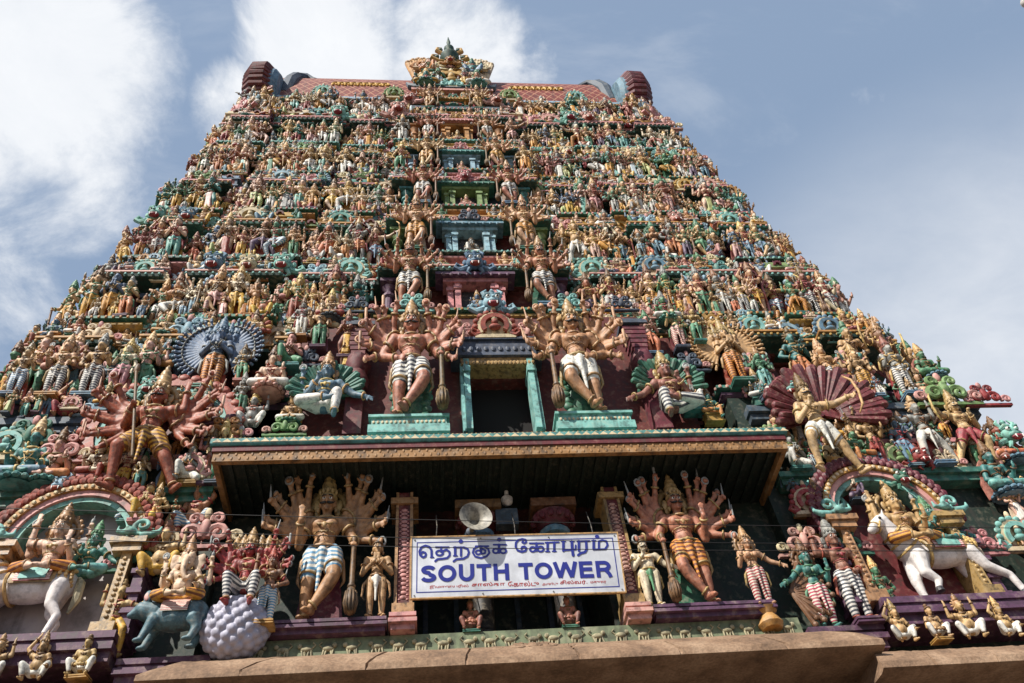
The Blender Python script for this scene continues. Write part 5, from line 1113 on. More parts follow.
def horse(loc, s, label, stretch):
    B = P(); S2 = (-1, 1)
    B.ell((0, 0, 1.0), (.56, .24, .26)); B.ell((-.42, 0, 1.02), (.27, .22, .3)); B.ell((.45, 0, 1.05), (.29, .25, .28))
    B.chain([(-.5, -.02, 1.1), (-.7, -.08, 1.38), (-.82, -.14, 1.6)], [.25, .19, .15], 12); B.chain([(-.82, -.14, 1.66), (-.98, -.2, 1.56), (-1.14, -.26, 1.42)], [.15, .12, .08], 12); B.ell((-1.17, -.27, 1.39), (.08, .075, .08))
    for q in (-.06, .06): B.cap((-.78, -.14+q, 1.76), (-.74, -.16+q, 1.9), .04, .012, 7)
    if stretch: LG = [((-.46, -.14, .9), (-.52, -.16, .55), (-.36, -.16, .38), (-.44, -.17, .22)), ((-.5, .1, .9), (-.62, .06, .5), (-.62, .06, .26), (-.6, .05, .06)), ((.5, -.14, .95), (.66, -.16, .62), (.98, -.17, .42), (1.06, -.17, .1)), ((.45, .12, .95), (.5, .12, .6), (.72, .12, .4), (.7, .12, .06))]
    else: LG = [((-.46, -.14, .9), (-.5, -.15, .52), (-.48, -.15, .28), (-.5, -.16, .06)), ((-.5, .1, .9), (-.7, .06, .55), (-.58, .06, .36), (-.5, .05, .2)), ((.52, -.14, .95), (.5, -.16, .6), (.66, -.16, .38), (.58, -.16, .06)), ((.45, .12, .95), (.42, .12, .6), (.56, .12, .4), (.5, .12, .06))]
    for l in LG: B.chain(l, [.16, .1, .068, .058], 10)
    H = P()
    for l in LG: a = Vector(l[-1]); H.lathe((a.x, a.y, a.z-.075), [(.075, 0), (.06, .08), (.04, .1)], 10)
    root = ob('horse_statue', fuse(B, 'horse', .02, 4), 'horsewhite'); M = Matrix.Translation(loc) @ Matrix.Scale(s, 4); root.matrix_world = M
    tag(root, label, 'horse statue', 'white horses in the arched niches')
    ob('hooves', H, 'hoof', root)
    def shell(a0, a1, rx0, rx1, off):
        p = P(); rg = []
        for i in range(13):
            x = rx0+(rx1-rx0)*i/12; rg.append([(x, (.245+off)*math.sin(R(a0+(a1-a0)*j/14)), 1.02+(.27+off)*math.cos(R(a0+(a1-a0)*j/14))) for j in range(15)])
        v = [q for r in rg for q in r]; f = [(i*15+j, i*15+j+1, i*15+j+16, i*15+j+15) for i in range(12) for j in range(14)]; p.add(v, f)
        v2 = [(x, y*.9, 1.02+(z-1.02)*.9) for x, y, z in v]; p.add(v2, [g[::-1] for g in f]); return p
    bl = ob('saddle_blanket', shell(-105, 105, -.24, .46, .03), 'gold', root); ob('blanket_border', shell(-100, 100, -.17, .39, .045), 'cloth_red striped', bl); ob('blanket_field', shell(-94, 94, -.1, .32, .06), 'arch_turquoise', bl)
    G = P()
    G.ring((-.28, 0, 1.0), (1, 0, .1), .27, .03, 22, 6, .92)
    for k in range(3): G.ring(Vector((-.52-.09*k, -.03-.03*k, 1.14+.14*k)), (-.6, -.2, .75), .235-.02*k, .028, 20, 6)
    for j in range(3):
        for k in range(9): G.ell((.5+.09*j, -.26*math.cos(R(-60+18*k))*(1-.1*j), 1.06+.27*math.sin(R(-30+13*k))*(1-.12*j)), (.035, .03, .035), n=6, m=5)
    G.tube([(-.9, -.26, 1.66), (-.98, -.31, 1.52), (-1.05, -.33, 1.4)], .022, 6); G.ring((-1.07, -.23, 1.47), (-.75, -.3, -.6), .105, .018, 14, 5)
    ob('harness', G, 'palegold', root)
    E_ = P(); E_.ell((-.93, -.315, 1.63), (.03, .02, .03)); ob('eye', E_, 'black', root)
    T = P()
    for k in range(7): T.tube([(-.72+.02*k, -.0-.02*k, 1.75-.07*k), (-.6+.02*k, -.02, 1.7-.07*k), (-.56+.02*k, -.1, 1.58-.07*k)], [.05, .06, .02], 6)
    ob('mane', T, 'arch_cream', root)
    T = P(); T.tube([(.72, 0, 1.15), (.78, -.02, 1.05), (.8, -.02, .75), (.74, -.02, .5)], [.05, .075, .07, .02], 8); ob('tail', T, 'arch_cream', root)
    return root
hz = 10.685; hs = 1.22
hx = xat(944, .0, 11.6); horse((hx, -.02, hz), hs, 'white horse with turquoise saddle blanket prancing in the maroon arched niche', True)
hxl = xat(24, .0, 11.6); horse((hxl, -.02, hz), hs, 'white horse with turquoise saddle blanket in the grey plastered arched niche', False)
for hx_, nm, c1, c2, hh, dx in ((hx, 'maroon', 'golden', 'yellow striped', 1.75, -.45), (hxl, 'grey', 'peach', 'yellow striped', 1.75, .2)):
    place('rider', (hx_+dx, -.02, hz+1.18*hs), hh, skin=c1, cloth=c2, gold='gold', crown='gold', lean=4, label='%s rider in striped leggings on the white horse, %s niche' % (c1, nm), group='riders on the white horses')
    place('consort', (hx_+dx+.75, .0, hz+1.2*hs), hh*.74, skin='teal', cloth='turquoise', gold='gold', crown='skin_green', lean=4, label='small green goddess seated behind the rider on the white horse, %s niche' % nm, group='green goddesses on the white horses')

# ------------------------------------------------------------------ figures of the lower storey
gz = 10.805
for px, s, lab in ((312, -1, 'left'), (702, 1, 'right')):
    x = xat(px-s*5, -.05, 11.5)
    place('guard_low', (x, .0, gz), at(px, 484, .0)[1]-gz, slim=.78, skin='ruddy', cloth='blue striped' if s < 0 else 'yellow striped', slab='maroon' if s < 0 else 'green', mirror=s > 0, lean=4, gold='gold', label='big moustached guardian with club under the canopy, %s of the sign' % lab, group='big guardians under the canopy')
x, z = at(375, 621, -.1); place('youth', (x, -.12, gz), 1.95, skin='golden', gold='gold', crown='darkgold', cloth='white', lean=3, label='slim golden youth with folded hands between guardian and sign')
x, z = at(657, 612, -.1); place('dwarf', (x, -.12, gz), 1.75, skin='cream', gold='palegold', crown='darkgold', cloth='green', lean=3, label='pale pot-bellied dwarf standing beside the right pilaster')
z0 = 10.23
x, z = at(768, 612, -.2); place('maiden', (x, -.2, z0+.45), 1.9, skin='tan', cloth='red striped', gold='gold', crown='gold', lean=4, label='slim maiden in red striped leggings beside the right guardian')
p = P()
p.lathe((x, -.12, z0), [(.2, 0), (.26, .1), (.16, .3), (.24, .44)], 10); tag(ob('post_pedestal', p, 'arch_ochre'), 'ochre carved post under the maiden in red striped leggings', 'pedestal')
for px, H, key, kw in [(815, 2.1, 'maiden', dict(skin='teal', cloth='red striped')), (850, 2.6, 'sentry', dict(skin='brown', cloth='white striped', ped='purple')), (880, 1.6, 'stand_a', dict(skin='green', cloth='green'))]:
    x = xat(px, -.1, 11.2); k = dict(rc(), **kw); place(key, (x, -.02, z0), H, lean=4, row='lower storey beside the right horse niche', **k)
x, z = at(800, 590, -.1); p = P()
for k in range(18):
    t = R(-75+8*k); e_ = .85-.12*(k % 2); p.cap((x-.2, -.05, z-.0), (x-.2+e_*math.cos(t), -.1-.03*(k % 2), z+e_*math.sin(t)), .03, .055, 7); p.ell((x-.2+e_*math.cos(t), -.13, z+e_*math.sin(t)), .06, n=7, m=5)
tag(ob('gilt_wing', p, 'darkgold'), 'golden ribbed wing fan beside the striped maiden', 'wing ornament')
# elephant-headed figure on a blue rat
x, z = at(168, 648, -.5); B = P(); rz0 = 10.24
B.ell((0, 0, .62), (.55, .28, .3)); B.ell((.35, 0, .68), (.3, .28, .32)); B.chain([(-.4, 0, .72), (-.66, -.05, .78), (-.88, -.08, .66)], [.24, .19, .07], 12)
for q in (-.15, .15): B.ell((-.58, q-.04, 1.02), (.1, .05, .15)); B.chain([(-.38, q, .5), (-.46, q, .28), (-.52, q-.02, .06)], [.13, .09, .07]); B.ell((-.57, q-.03, .04), (.1, .07, .05)); B.chain([(.4, q, .5), (.5, q, .3), (.42, q-.02, .06)], [.17, .1, .07]); B.ell((.36, q-.03, .04), (.11, .07, .05))
rat = ob('rat_statue', fuse(B, 'rat', .022, 3), 'ratblue'); rat.matrix_world = Matrix.Translation((x, -.5, rz0)) @ Matrix.Scale(.92, 4); tag(rat, 'blue rat carrying the elephant-headed figure on a pink saddlecloth', 'rat statue')
p = P(); p.rings([[(xx, -.31*math.sin(R(a)), .66+.33*math.cos(R(a))) for a in range(-100, 101, 20)]+[(xx, -.29*math.sin(R(a)), .66+.31*math.cos(R(a))) for a in range(100, -101, -20)] for xx in (-.25, -.1, .1, .28)]); ob('saddlecloth', p, 'cloth_red striped', rat)
p = P(); p.tube([(.6, 0, .6), (.85, -.05, .4), (1.0, -.1, .55), (1.0, -.1, .8)], [.06, .05, .035, .015], 7); ob('tail', p, 'ratblue', rat)
p = P(); p.ell((-.88, -.1, .68), (.04, .04, .04)); p.ell((-.6, -.22, 1.0), (.06, .02, .1), n=8, m=6); ob('ear_lining', p, 'cloth_pink', rat)
place('elephant', (x, -.55, rz0+.84), (at(178, 546, -.5)[1]-rz0-.84)*1.05, skin='peach', cloth='yellow striped', gold='gold', crown='gold', lean=3, label='elephant-headed figure with yellow striped leggings seated on the blue rat')
# many-headed red figure on the lilac rock
x, z = at(232, 640, -.4); B = P(); rr = random.Random(11)
B.ell((0, 0, .5), (.75, .5, .72))
rock = P(); rock.ell((0, 0, .5), (.74, .5, .72), n=24, m=16)
for k in range(130):
    u = 1-2*(k+.5)/130; t = k*2.39996; q = math.sqrt(1-u*u); rock.ell((.67*q*math.cos(t), .44*q*math.sin(t), .5+.65*u), .135, n=10, m=8)
ro = ob('rock_seat', fuse(rock, 'rock_seat', .02, 2), 'lilac'); ro.matrix_world = Matrix.Translation((x, -.3, 10.25)) @ Matrix.Scale(.84, 4); tag(ro, 'lilac lumpy rock under the red many-headed figure', 'rock')
zz = 10.25+1.0; place('heads', (x+.05, -.4, zz), at(238, 533, -.4)[1]-zz, skin='red', cloth='white striped', gold='gold', crown='gold', lean=3, label='red many-headed figure with arm fans seated on the lilac rock')
x, z = at(263, 632, -.4); place('sentry', (x, -.45, 10.55), 1.75, skin='brown', cloth='blue striped', gold='gold', ped='ochre', crown='skin_red', lean=3, label='small brown attendant in blue striped leggings beside the lilac rock')
for px, H, key, kw in [(113, 1.7, 'lunge', dict(skin='golden', cloth='yellow')), (142, 1.4, 'gana', dict(skin='tan', cloth='yellow')), (135, 1.2, 'kneel', dict(skin='golden', cloth='yellow'))]:
    x = xat(px, -.05, 11.0 if key != 'kneel' else 13.0); k = dict(rc(), **kw); place(key, (x, -.0, 10.25 if key == 'lunge' else (12.0 if key == 'gana' else 13.4)), H, lean=4, row='lower storey beside the left horse niche', **k)
x, z = at(148, 535, -.05); place('sentry', (x, -.05, z), 1.35, skin='golden', cloth='yellow', gold='gold', lean=3, label='small golden attendant standing at the right end of the grey niche arch')
x, z = at(830, 525, -.05); place('sentry', (x, -.05, z), 1.3, skin='golden', cloth='yellow', gold='gold', lean=3, mirror=True, label='small golden attendant standing at the left end of the maroon niche arch')
# golden dwarfs on the lower stone ledge
for k, px in enumerate((900, 935, 968, 1004, 82, 36, -8)):
    x = xat(px, -.45, 9.9); ri = px > 500
    place(('gana_b', 'gana_c', 'gana', 'gana_b', 'gana_c', 'gana_b', 'gana')[k], (x, -.45, 9.6 if ri else 9.67), (.92, .84, .95, .88, .9, .94, .9)[k], skin='golden', cloth='white', gold='darkgold', ped='ochre', crown=('gold', 'darkgold', 'gold', 'palegold', 'darkgold', 'gold', 'gold')[k], mirror=k % 3 == 1, lean=5, turn=rnd.uniform(-12, 12),
          label='golden squatting dwarf in white leggings on the %s stone ledge, %s' % (('right', 'first from the left') if k == 0 else ('right', 'second from the left') if k == 1 else ('right', 'third from the left') if k == 2 else ('right', 'fourth from the left') if k == 3 else ('left', 'nearest the rat') if k == 4 else ('left', 'second from the rat') if k == 5 else ('left', 'cut by the frame')), group='golden dwarfs on the stone ledge')
for px, lab in ((471, 'left'), (569, 'right')):
    x = xat(px, -.02, 10.8); place('gana_c', (x, .05, 10.52), .82, skin='tan', cloth='yellow', gold='darkgold', crown='darkgold', lean=2, extra={'leggings': 'skin_brown', 'body': 'skin_ruddy'}, label='small squatting golden figure below the sign, %s one' % lab, group='small figures below the sign')

# ------------------------------------------------------------------ sign, loudspeaker, wires, lamp
blx, blz = at(411, 597, -.28); brx, brz = at(625, 590.5, -.28); tilt = R(13)
sw = brx-blx; lo, hi = .5, 3.0
for _ in range(40):
    m = (lo+hi)/2; y = -.28-m*math.sin(tilt)
    if at(411, 537, y)[1] > blz+m*math.cos(tilt): lo = m
    else: hi = m
sh = m
for n_ in ('signboard_white',): paint('signwhite', (222, 226, 232), rough=.35, dirt=.16, wash=.0, bump=.05, scale=1.6)
simple('signblue', (44, 52, 140), .4); simple('signred', (176, 44, 40), .4)
SM = Matrix.Translation((blx, -.28, (blz+brz)/2)) @ Matrix.Rotation(math.atan2(brz-blz, sw)*-1, 4, 'Y') @ Matrix.Rotation(tilt, 4, 'X')
p = P(); p.bx(0, sw, 0, .05, 0, sh); SIGN = ob('signboard', p, 'signwhite'); SIGN.matrix_world = SM
tag(SIGN, 'white signboard reading SOUTH TOWER in blue, hung in the porch', 'signboard')
p = P(); t = .025
p.bx(-t, sw+t, -.015, .06, -t, 0); p.bx(-t, sw+t, -.015, .06, sh, sh+t); p.bx(-t, 0, -.015, .06, 0, sh); p.bx(sw, sw+t, -.015, .06, 0, sh); ob('sign_frame', p, 'palegold', SIGN)
p = P(); a, b = .1, .018
for q in (a,): p.bx(q, sw-q, -.004, .01, q, q+b); p.bx(q, sw-q, -.004, .01, sh-q-b, sh-q); p.bx(q, q+b, -.004, .01, q+b, sh-q-b); p.bx(sw-q-b, sw-q, -.004, .01, q+b, sh-q-b)
ob('border_line', p, 'signblue', SIGN)
p = P()
for bx_ in (.06, sw*.33, sw*.66, sw-.06):
    for bz_ in (.05, sh-.05): p.ell((bx_, -.006, bz_), (.018, .012, .018), n=8, m=5)
ob('bolt', p, 'steel', SIGN)
p = P()
for bx_ in (.5, sw-.5, sw*.5): p.tube([(bx_, .03, sh), (bx_+.02, .25, sh+.35), (bx_, .5, sh+.75)], .012, 5)
ob('hanging_wire', p, 'dark', SIGN)
def fit_text(me, x0, x1, zb, hgt):
    co = np.empty(len(me.vertices)*3); me.vertices.foreach_get('co', co); co = co.reshape(-1, 3); mn, mx = co.min(0), co.max(0); out = np.zeros_like(co)
    out[:, 0] = x0+(co[:, 0]-mn[0])/(mx[0]-mn[0])*(x1-x0); out[:, 2] = zb+(co[:, 1]-mn[1])/(mx[1]-mn[1])*hgt; out[:, 1] = -.004-.004*(co[:, 2]-mn[2])/(mx[2]-mn[2]+1e-9)
    me.vertices.foreach_set('co', out.ravel()); me.update(); me.polygons.foreach_set('use_smooth', [False]*len(me.polygons)); return me
def visual(s):
    """Tamil vowel signs in the order they are written on the line"""
    o = []
    for c in s:
        if c in '\u0bc6\u0bc7\u0bc8': o.insert(len(o)-1, c)
        elif c == '\u0bca': o.insert(len(o)-1, '\u0bc6'); o.append('\u0bbe')
        elif c == '\u0bcb': o.insert(len(o)-1, '\u0bc7'); o.append('\u0bbe')
        else: o.append(c)
    return ''.join(o)
# bold grotesque capitals drawn as strokes
def ell_pts(cx, cz, rx, rz, a0, a1, n=18): return [(cx+rx*math.cos(R(a0+(a1-a0)*i/n)), cz+rz*math.sin(R(a0+(a1-a0)*i/n))) for i in range(n+1)]
GLY = {'S': (.93, [ell_pts(.46, .73, .29, .16, 20, 270, 14)+ell_pts(.46, .28, .31, .165, 90, -165, 14)[1:]]), 'O': (1.08, [ell_pts(.54, .5, .38, .385, 0, 360, 30)]), 'U': (1.02, [[(.2, 1), (.2, .42)]+ell_pts(.51, .42, .31, .31, 180, 360, 14)[1:]+[(.82, 1)]]),
       'T': (.88, [[(.04, .89), (.84, .89)], [(.44, .9), (.44, 0)]]), 'H': (1.02, [[(.2, 0), (.2, 1)], [(.82, 0), (.82, 1)], [(.2, .53), (.82, .53)]]), 'W': (1.36, [[(.1, 1), (.36, .06)], [(.36, .06), (.68, .97)], [(.68, .97), (1.0, .06)], [(1.0, .06), (1.26, 1)]]),
       'E': (.93, [[(.2, 0), (.2, 1)], [(.2, .89), (.84, .89)], [(.2, .52), (.8, .52)], [(.2, .11), (.87, .11)]]), 'R': (1.03, [[(.2, 0), (.2, 1)], [(.2, .89), (.55, .89)]+ell_pts(.57, .68, .25, .21, 90, -90, 12)+[(.2, .47)], [(.6, .47), (.8, .22), (.87, 0)]]), ' ': (.4, [])}
p = P(); X = 0
for ch in 'SOUTH TOWER':
    w_, st = GLY[ch]
    for ln in st:
        for i in range(len(ln)-1):
            (ax, az), (bx_, bz) = ln[i], ln[i+1]; dx, dz = bx_-ax, bz-az; l = math.hypot(dx, dz); nx, nz = -dz/l*.11, dx/l*.11
            e = .03 if len(ln) > 4 else 0.0; ex, ez = dx/l*e, dz/l*e
            p.prism([(X+ax+nx-ex, az+nz-ez), (X+bx_+nx+ex, bz+nz+ez), (X+bx_-nx+ex, bz-nz+ez), (X+ax-nx-ex, az-nz-ez)], -.05, .05)
    X += w_
q = P(); q.V = [(x, z, y) for x, y, z in p.V]; q.F = p.F; q.M = p.M; q.n = p.n
ob('english_lettering', fit_text(fuse(q, 'english_lettering', .018, 0), sw*.045, sw*.95, sh*.235, sh*.295), 'signblue', SIGN)
# Tamil line: every letter as brush strokes on the board
SMI = SM.inverted()
def on_sign(px, py):
    q = _F+_R*(px-512)/FPX+_U*(341.5-py)/FPX; o = SMI @ Vector(CAM); v = SMI.to_3x3() @ Vector(q); k = -o.y/v.y; r = o+v*k; return r.x, r.z
def loop(cx, cy_, rx, ry, a0=0, a1=360, n=14): return [(cx+rx*math.cos(R(a0+(a1-a0)*i/n)), cy_+ry*math.sin(R(a0+(a1-a0)*i/n))) for i in range(n+1)]
TA = [[(22, [(150, 205), (125, 195), (105, 210), (108, 235), (128, 248), (150, 238), (155, 215)]), (24, [(100, 225), (92, 190), (110, 150), (150, 134), (190, 147), (209, 177), (211, 245)]), (14, [(200, 248), (230, 248)])],
      [(17, [(250, 148), (378, 148)]), (20, [(303, 150), (303, 195)]), (20, loop(288, 205, 34, 24)), (22, [(318, 188), (355, 172), (385, 195), (386, 228), (362, 254), (315, 262), (268, 266), (246, 284)])],
      [(26, [(440, 150), (440, 230)]), (17, [(425, 150), (530, 150)]), (23, [(497, 150), (497, 232)]), (22, [(520, 150), (560, 163), (574, 200), (560, 238), (518, 261), (452, 266), (425, 286)]), (14, [(424, 233), (460, 233)]), (44, [(494, 92), (496, 92)])],
      [(20, [(655, 142), (622, 165), (612, 202), (636, 240), (690, 254), (745, 240), (774, 205), (764, 168), (735, 150)]), (18, [(640, 139), (765, 139)]), (24, [(692, 140), (692, 200)]), (18, loop(665, 198, 25, 20)), (18, [(700, 166), (735, 178), (732, 206), (702, 214)])],
      [(18, [(815, 125), (937, 125)]), (26, [(868, 125), (868, 202)]), (20, loop(836, 185, 27, 22)), (20, loop(909, 185, 29, 23)), (44, [(869, 75), (871, 75)])]]
TB = [[(23, [(80, 98), (57, 125), (55, 165), (75, 200), (115, 214), (150, 204), (159, 178), (140, 162), (116, 168), (112, 186)]), (20, [(80, 98), (120, 88), (153, 96), (157, 120), (138, 131), (119, 121), (125, 106)])],
      [(17, [(190, 130), (325, 130)]), (24, [(258, 130), (256, 203)]), (20, loop(221, 189, 27, 23)), (20, loop(298, 186, 29, 25))],
      [(17, [(345, 124), (475, 119)]), (25, [(366, 125), (366, 208)]), (25, [(431, 122), (431, 207)]), (13, [(346, 211), (386, 211)]), (13, [(412, 208), (450, 208)])],
      [(27, [(520, 112), (520, 203)]), (18, [(520, 199), (640, 190)]), (29, [(602, 112), (606, 190), (615, 248)]), (18, [(638, 190), (640, 150)]), (13, [(500, 110), (540, 110)]), (13, [(584, 110), (624, 110)])],
      [(27, [(671, 110), (671, 203)]), (18, [(655, 110), (775, 107)]), (26, [(741, 110), (746, 190), (730, 217), (690, 226), (664, 246)])],
      [(27, [(815, 105), (815, 188)]), (18, [(815, 190), (930, 187)]), (22, [(866, 112), (866, 187)]), (22, [(866, 112), (900, 100), (938, 110), (951, 148), (928, 186)]), (42, [(847, 65), (849, 65)]), (13, [(798, 103), (835, 103)])]]
for grp, ox, oy in ((TA, 410, 532), (TB, 510, 530)):
    for letter in grp:
        p = P()
        for w_, pts in letter:
            q = [on_sign(ox+x/9.75, oy+y/9.75) for x, y in pts]; r_ = w_/9.75/2*.0205
            for i in range(len(q)-1): p.cap((q[i][0], q[i][1], 0), (q[i+1][0], q[i+1][1], 0), r_, r_, 10)
        me = fuse(p, 'tamil_letter', .0055, 0); co = np.empty(len(me.vertices)*3); me.vertices.foreach_get('co', co); co = co.reshape(-1, 3)
        out = np.stack([co[:, 0], -.005-.003*np.sign(co[:, 2]), co[:, 1]], 1); me.vertices.foreach_set('co', out.ravel()); me.update(); ob('tamil_letter', me, 'signblue', SIGN)
def red(body, u0, u1, k):
    cu = bpy.data.curves.new('red', 'FONT'); cu.body = visual(body); cu.offset = .012; cu.resolution_u = 4
    o = bpy.data.objects.new('red', cu); COL.objects.link(o); dg = bpy.context.evaluated_depsgraph_get(); me = bpy.data.meshes.new_from_object(o.evaluated_get(dg)); bpy.data.objects.remove(o); me.materials.clear()
    ob('red_lettering', fit_text(me, sw*u0, sw*u1, sh*.135, sh*.085*k), 'signred', SIGN)
for body, u0, u1, k in (('\u0b87\u0bae\u0bbe\u0ba9\u0baf\u0bb0\u0bbf\u0bb2\u0bcd', .085, .265, .7), ('\u0b9a\u0bbe\u0bb8\u0bcd\u0ba4\u0bbe', .28, .435, 1), ('\u0b95\u0bcb\u0bb2\u0bcd\u0b9f\u0bc1', .45, .595, 1), ('\u0b85\u0ba3\u0bcd\u0b9f\u0bc1', .61, .685, .62), ('\u0b9a\u0bbf\u0bb2\u0bcd\u0bb5\u0bb0\u0bcd.', .695, .825, .95), ('\u0bae\u0ba4\u0bc1\u0bb0\u0bc8', .84, .915, .6)): red(body, u0, u1, k)
# horn loudspeaker
x, z = at(475, 519, -.75); p = P()
n = 26
q = P(); q.lathe((0, 0, 0), [(.07, -.5), (.075, -.3), (.13, -.12), (.26, .02), (.42, .1), (.45, .12), (.45, .14), (.41, .125), (.25, .04), (.12, -.1), (.06, -.26)], n); q.lathe((0, 0, 0), [(.02, -.34), (.1, -.28), (.1, -.18), (.02, -.12)], 14)
dirv = Vector((.16, -1, -.02)).normalized()
HM = Matrix.Translation((x, -.75, z)) @ rot_to(dirv).to_4x4() @ Matrix.Scale(.78, 4)
HORN = ob('horn_loudspeaker', q.mesh('horn', angle=40), paint('horn_grey', (150, 146, 132), rough=.45)); HORN.matrix_world = HM; tag(HORN, 'grey horn loudspeaker hanging at the top edge of the sign', 'loudspeaker')
q = P(); q.lathe((0, 0, -.8), [(.12, 0), (.14, .05), (.14, .25), (.07, .31)], 14); ob('driver_unit', q, 'arch_slate', HORN)
q = P(); q.tube([(.0, .2, -.55), (.0, .5, -.75), (.0, .75, -1.1)], .03, 6); ob('bracket', q, 'steel', HORN)
p = P(); x, z = at(507, 516, .2); p.bx(x-.25, x+.25, .2, .45, z-.22, z+.22); bxo = ob('junction_box', p, 'arch_slate', None); tag(bxo, 'small grey box mounted behind the sign beside the loudspeaker', 'box')
simple('cable', (26, 24, 24), .6)
for k, (a, b) in enumerate((((0, 508), (1024, 528)), ((0, 527), (1024, 545)), ((0, 538), (1024, 551)))):
    yy = -3.0-.15*k; (x0, z0), (x1, z1) = at(*a, yy), at(*b, yy); dx, dz = x1-x0, z1-z0; pts = []
    for i in range(41):
        u = -.8+2.6*i/40; pts.append((x0+dx*u, yy, z0+dz*u-.08*math.sin(max(0, min(1, u))*pi)))
    p = P(); p.tube(pts, .007, 6); tag(ob('overhead_cable', p.mesh('cable'), 'cable'), '%s thin dark cable strung in front of the porch and sign' % ('highest', 'middle', 'lowest')[k], 'cable', 'cables in front of the porch')
# street lamp whose tip shows in the top right corner
d = _F+_R*(1029-512)/FPX+_U*(341.5-1)/FPX; lp = CAM+d*9.0; p = P(); lx, ly, lz = lp
p.rings([[(lx+.02+t*(.0)+r*math.cos(2*pi*a/14)*1.0+u, ly+r*.6*math.sin(2*pi*a/14), lz+zz) for a in range(14)] for t, r, u, zz in ((0, .03, 0, -.09), (0, .11, 0, -.07), (0, .14, .02, 0), (0, .1, .04, .07), (0, .03, .05, .09))]); LAMP = ob('street_lamp', p.mesh('lamp'), 'white'); tag(LAMP, 'street lamp head on a curved arm at the top right corner', 'street lamp')
p = P(); p.tube([(lx+.05, ly, lz+.06), (lx+.8, ly, lz+.1), (lx+1.6, ly, lz-.3), (lx+1.8, ly, lz-1.5), (lx+1.8, ly, 0)], [.03, .04, .05, .06, .09], 8); ob('post', p, 'steel', LAMP)
p = P(); p.ell((lx+.02, ly-.0, lz-.06), (.11, .075, .045)); ob('lens', p, 'black', LAMP)

# ------------------------------------------------------------------ light and sky numbers
SKY_STRENGTH = .068; SUN_STRENGTH = 5.0; EXPOSURE = 0.45
SKYG = .7; SKYC = (3.8, 5.1, 7.2, 1); CLOUD_LO = (8.2, 8.7, 9.4, 1); CLOUD_HI = (11.2, 11.3, 11.5, 1)
CLOUDS = [(-10, 60, 13, 3, .95), (50, 180, 8, 2, .75), (-40, 250, 10, 2, .7), (330, 40, 8, 2, .95), (450, 50, 7.5, 1.5, .95), (250, 110, 5, 1, .7), (520, 60, 4, 1, .6), (20, 330, 10, 2, .45), (870, 110, 3, .5, .3), (1100, 480, 16, 4, .5)]

# ------------------------------------------------------------------ ground, sky, sun
bpyw = bpy.data.worlds.new('World'); sc.world = bpyw; bpyw.use_nodes = True
nt = bpyw.node_tree; L = nt.links.new; bg = nt.nodes['Background']
SUN = Vector((-.5, -.5, .7)).normalized()
el = math.asin(SUN.z); az = math.atan2(SUN.x, SUN.y)
sky = N(nt, 'ShaderNodeTexSky', sky_type='NISHITA'); sky.sun_disc = False; sky.sun_elevation = el; sky.sun_rotation = az
sky.air_density = 1.3; sky.dust_density = 2.2; sky.ozone_density = 1.2
tc = N(nt, 'ShaderNodeTexCoord')
def vdot(v, a, b_):
    d = N(nt, 'ShaderNodeVectorMath', operation='DOT_PRODUCT'); d.inputs[1].default_value = Vector(v).normalized()
    L(tc.outputs['Generated'], d.inputs[0]); m = N(nt, 'ShaderNodeMapRange'); m.interpolation_type = 'SMOOTHSTEP'
    m.inputs['From Min'].default_value = math.cos(R(a)); m.inputs['From Max'].default_value = math.cos(R(b_)); L(d.outputs['Value'], m.inputs['Value']); return m.outputs[0]
def direction(px, py):
    d = _F + _R*(px-512)/FPX + _U*(341.5-py)/FPX; return d/np.linalg.norm(d)
def math2(op, a, b_):
    m = N(nt, 'ShaderNodeMath', operation=op)
    for i, v in enumerate((a, b_)):
        if isinstance(v, (int, float)): m.inputs[i].default_value = v
        else: L(v, m.inputs[i])
    return m.outputs[0]
def noise(scale, detail, rough, dist=0.0, vec=None):
    n = N(nt, 'ShaderNodeTexNoise'); n.inputs['Scale'].default_value = scale; n.inputs['Detail'].default_value = detail; n.inputs['Roughness'].default_value = rough; n.inputs['Distortion'].default_value = dist
    L(vec or tc.outputs['Generated'], n.inputs['Vector']); return n
n1 = noise(7.0, 14, .66, .3); n2 = noise(2.0, 6, .55, .2)
rotm = N(nt, 'ShaderNodeMapping'); rotm.inputs['Rotation'].default_value = (.4, .9, .3); rotm.inputs['Scale'].default_value = (1.0, 7.0, 7.0); L(tc.outputs['Generated'], rotm.inputs['Vector'])
n3 = noise(1.6, 8, .6, .3, rotm.outputs[0])
cover = None
for px, py, a, b_, k in CLOUDS:
    v = math2('MULTIPLY', vdot(direction(px, py), a, b_), k)
    cover = v if cover is None else math2('MAXIMUM', cover, v)
edge = math2('ADD', cover, math2('MULTIPLY', math2('SUBTRACT', math2('ADD', math2('MULTIPLY', n1.outputs['Fac'], .6), math2('MULTIPLY', n2.outputs['Fac'], .6)), .6), 2.2))
mr = N(nt, 'ShaderNodeMapRange'); mr.interpolation_type = 'SMOOTHSTEP'; mr.inputs['From Min'].default_value = .36; mr.inputs['From Max'].default_value = .9; L(edge, mr.inputs['Value'])
cmask = math2('MULTIPLY', mr.outputs[0], math2('MINIMUM', math2('MULTIPLY', cover, 4.0), 1.0))
haze = math2('MULTIPLY', vdot(direction(1060, 520), 29, 3), .72)
haze = math2('MULTIPLY', haze, math2('ADD', .35, math2('MULTIPLY', n3.outputs['Fac'], 1.1)))
cir = N(nt, 'ShaderNodeMapRange'); cir.interpolation_type = 'SMOOTHSTEP'; cir.inputs['From Min'].default_value = .52; cir.inputs['From Max'].default_value = .78; cir.inputs['To Max'].default_value = .2; L(n3.outputs['Fac'], cir.inputs['Value'])
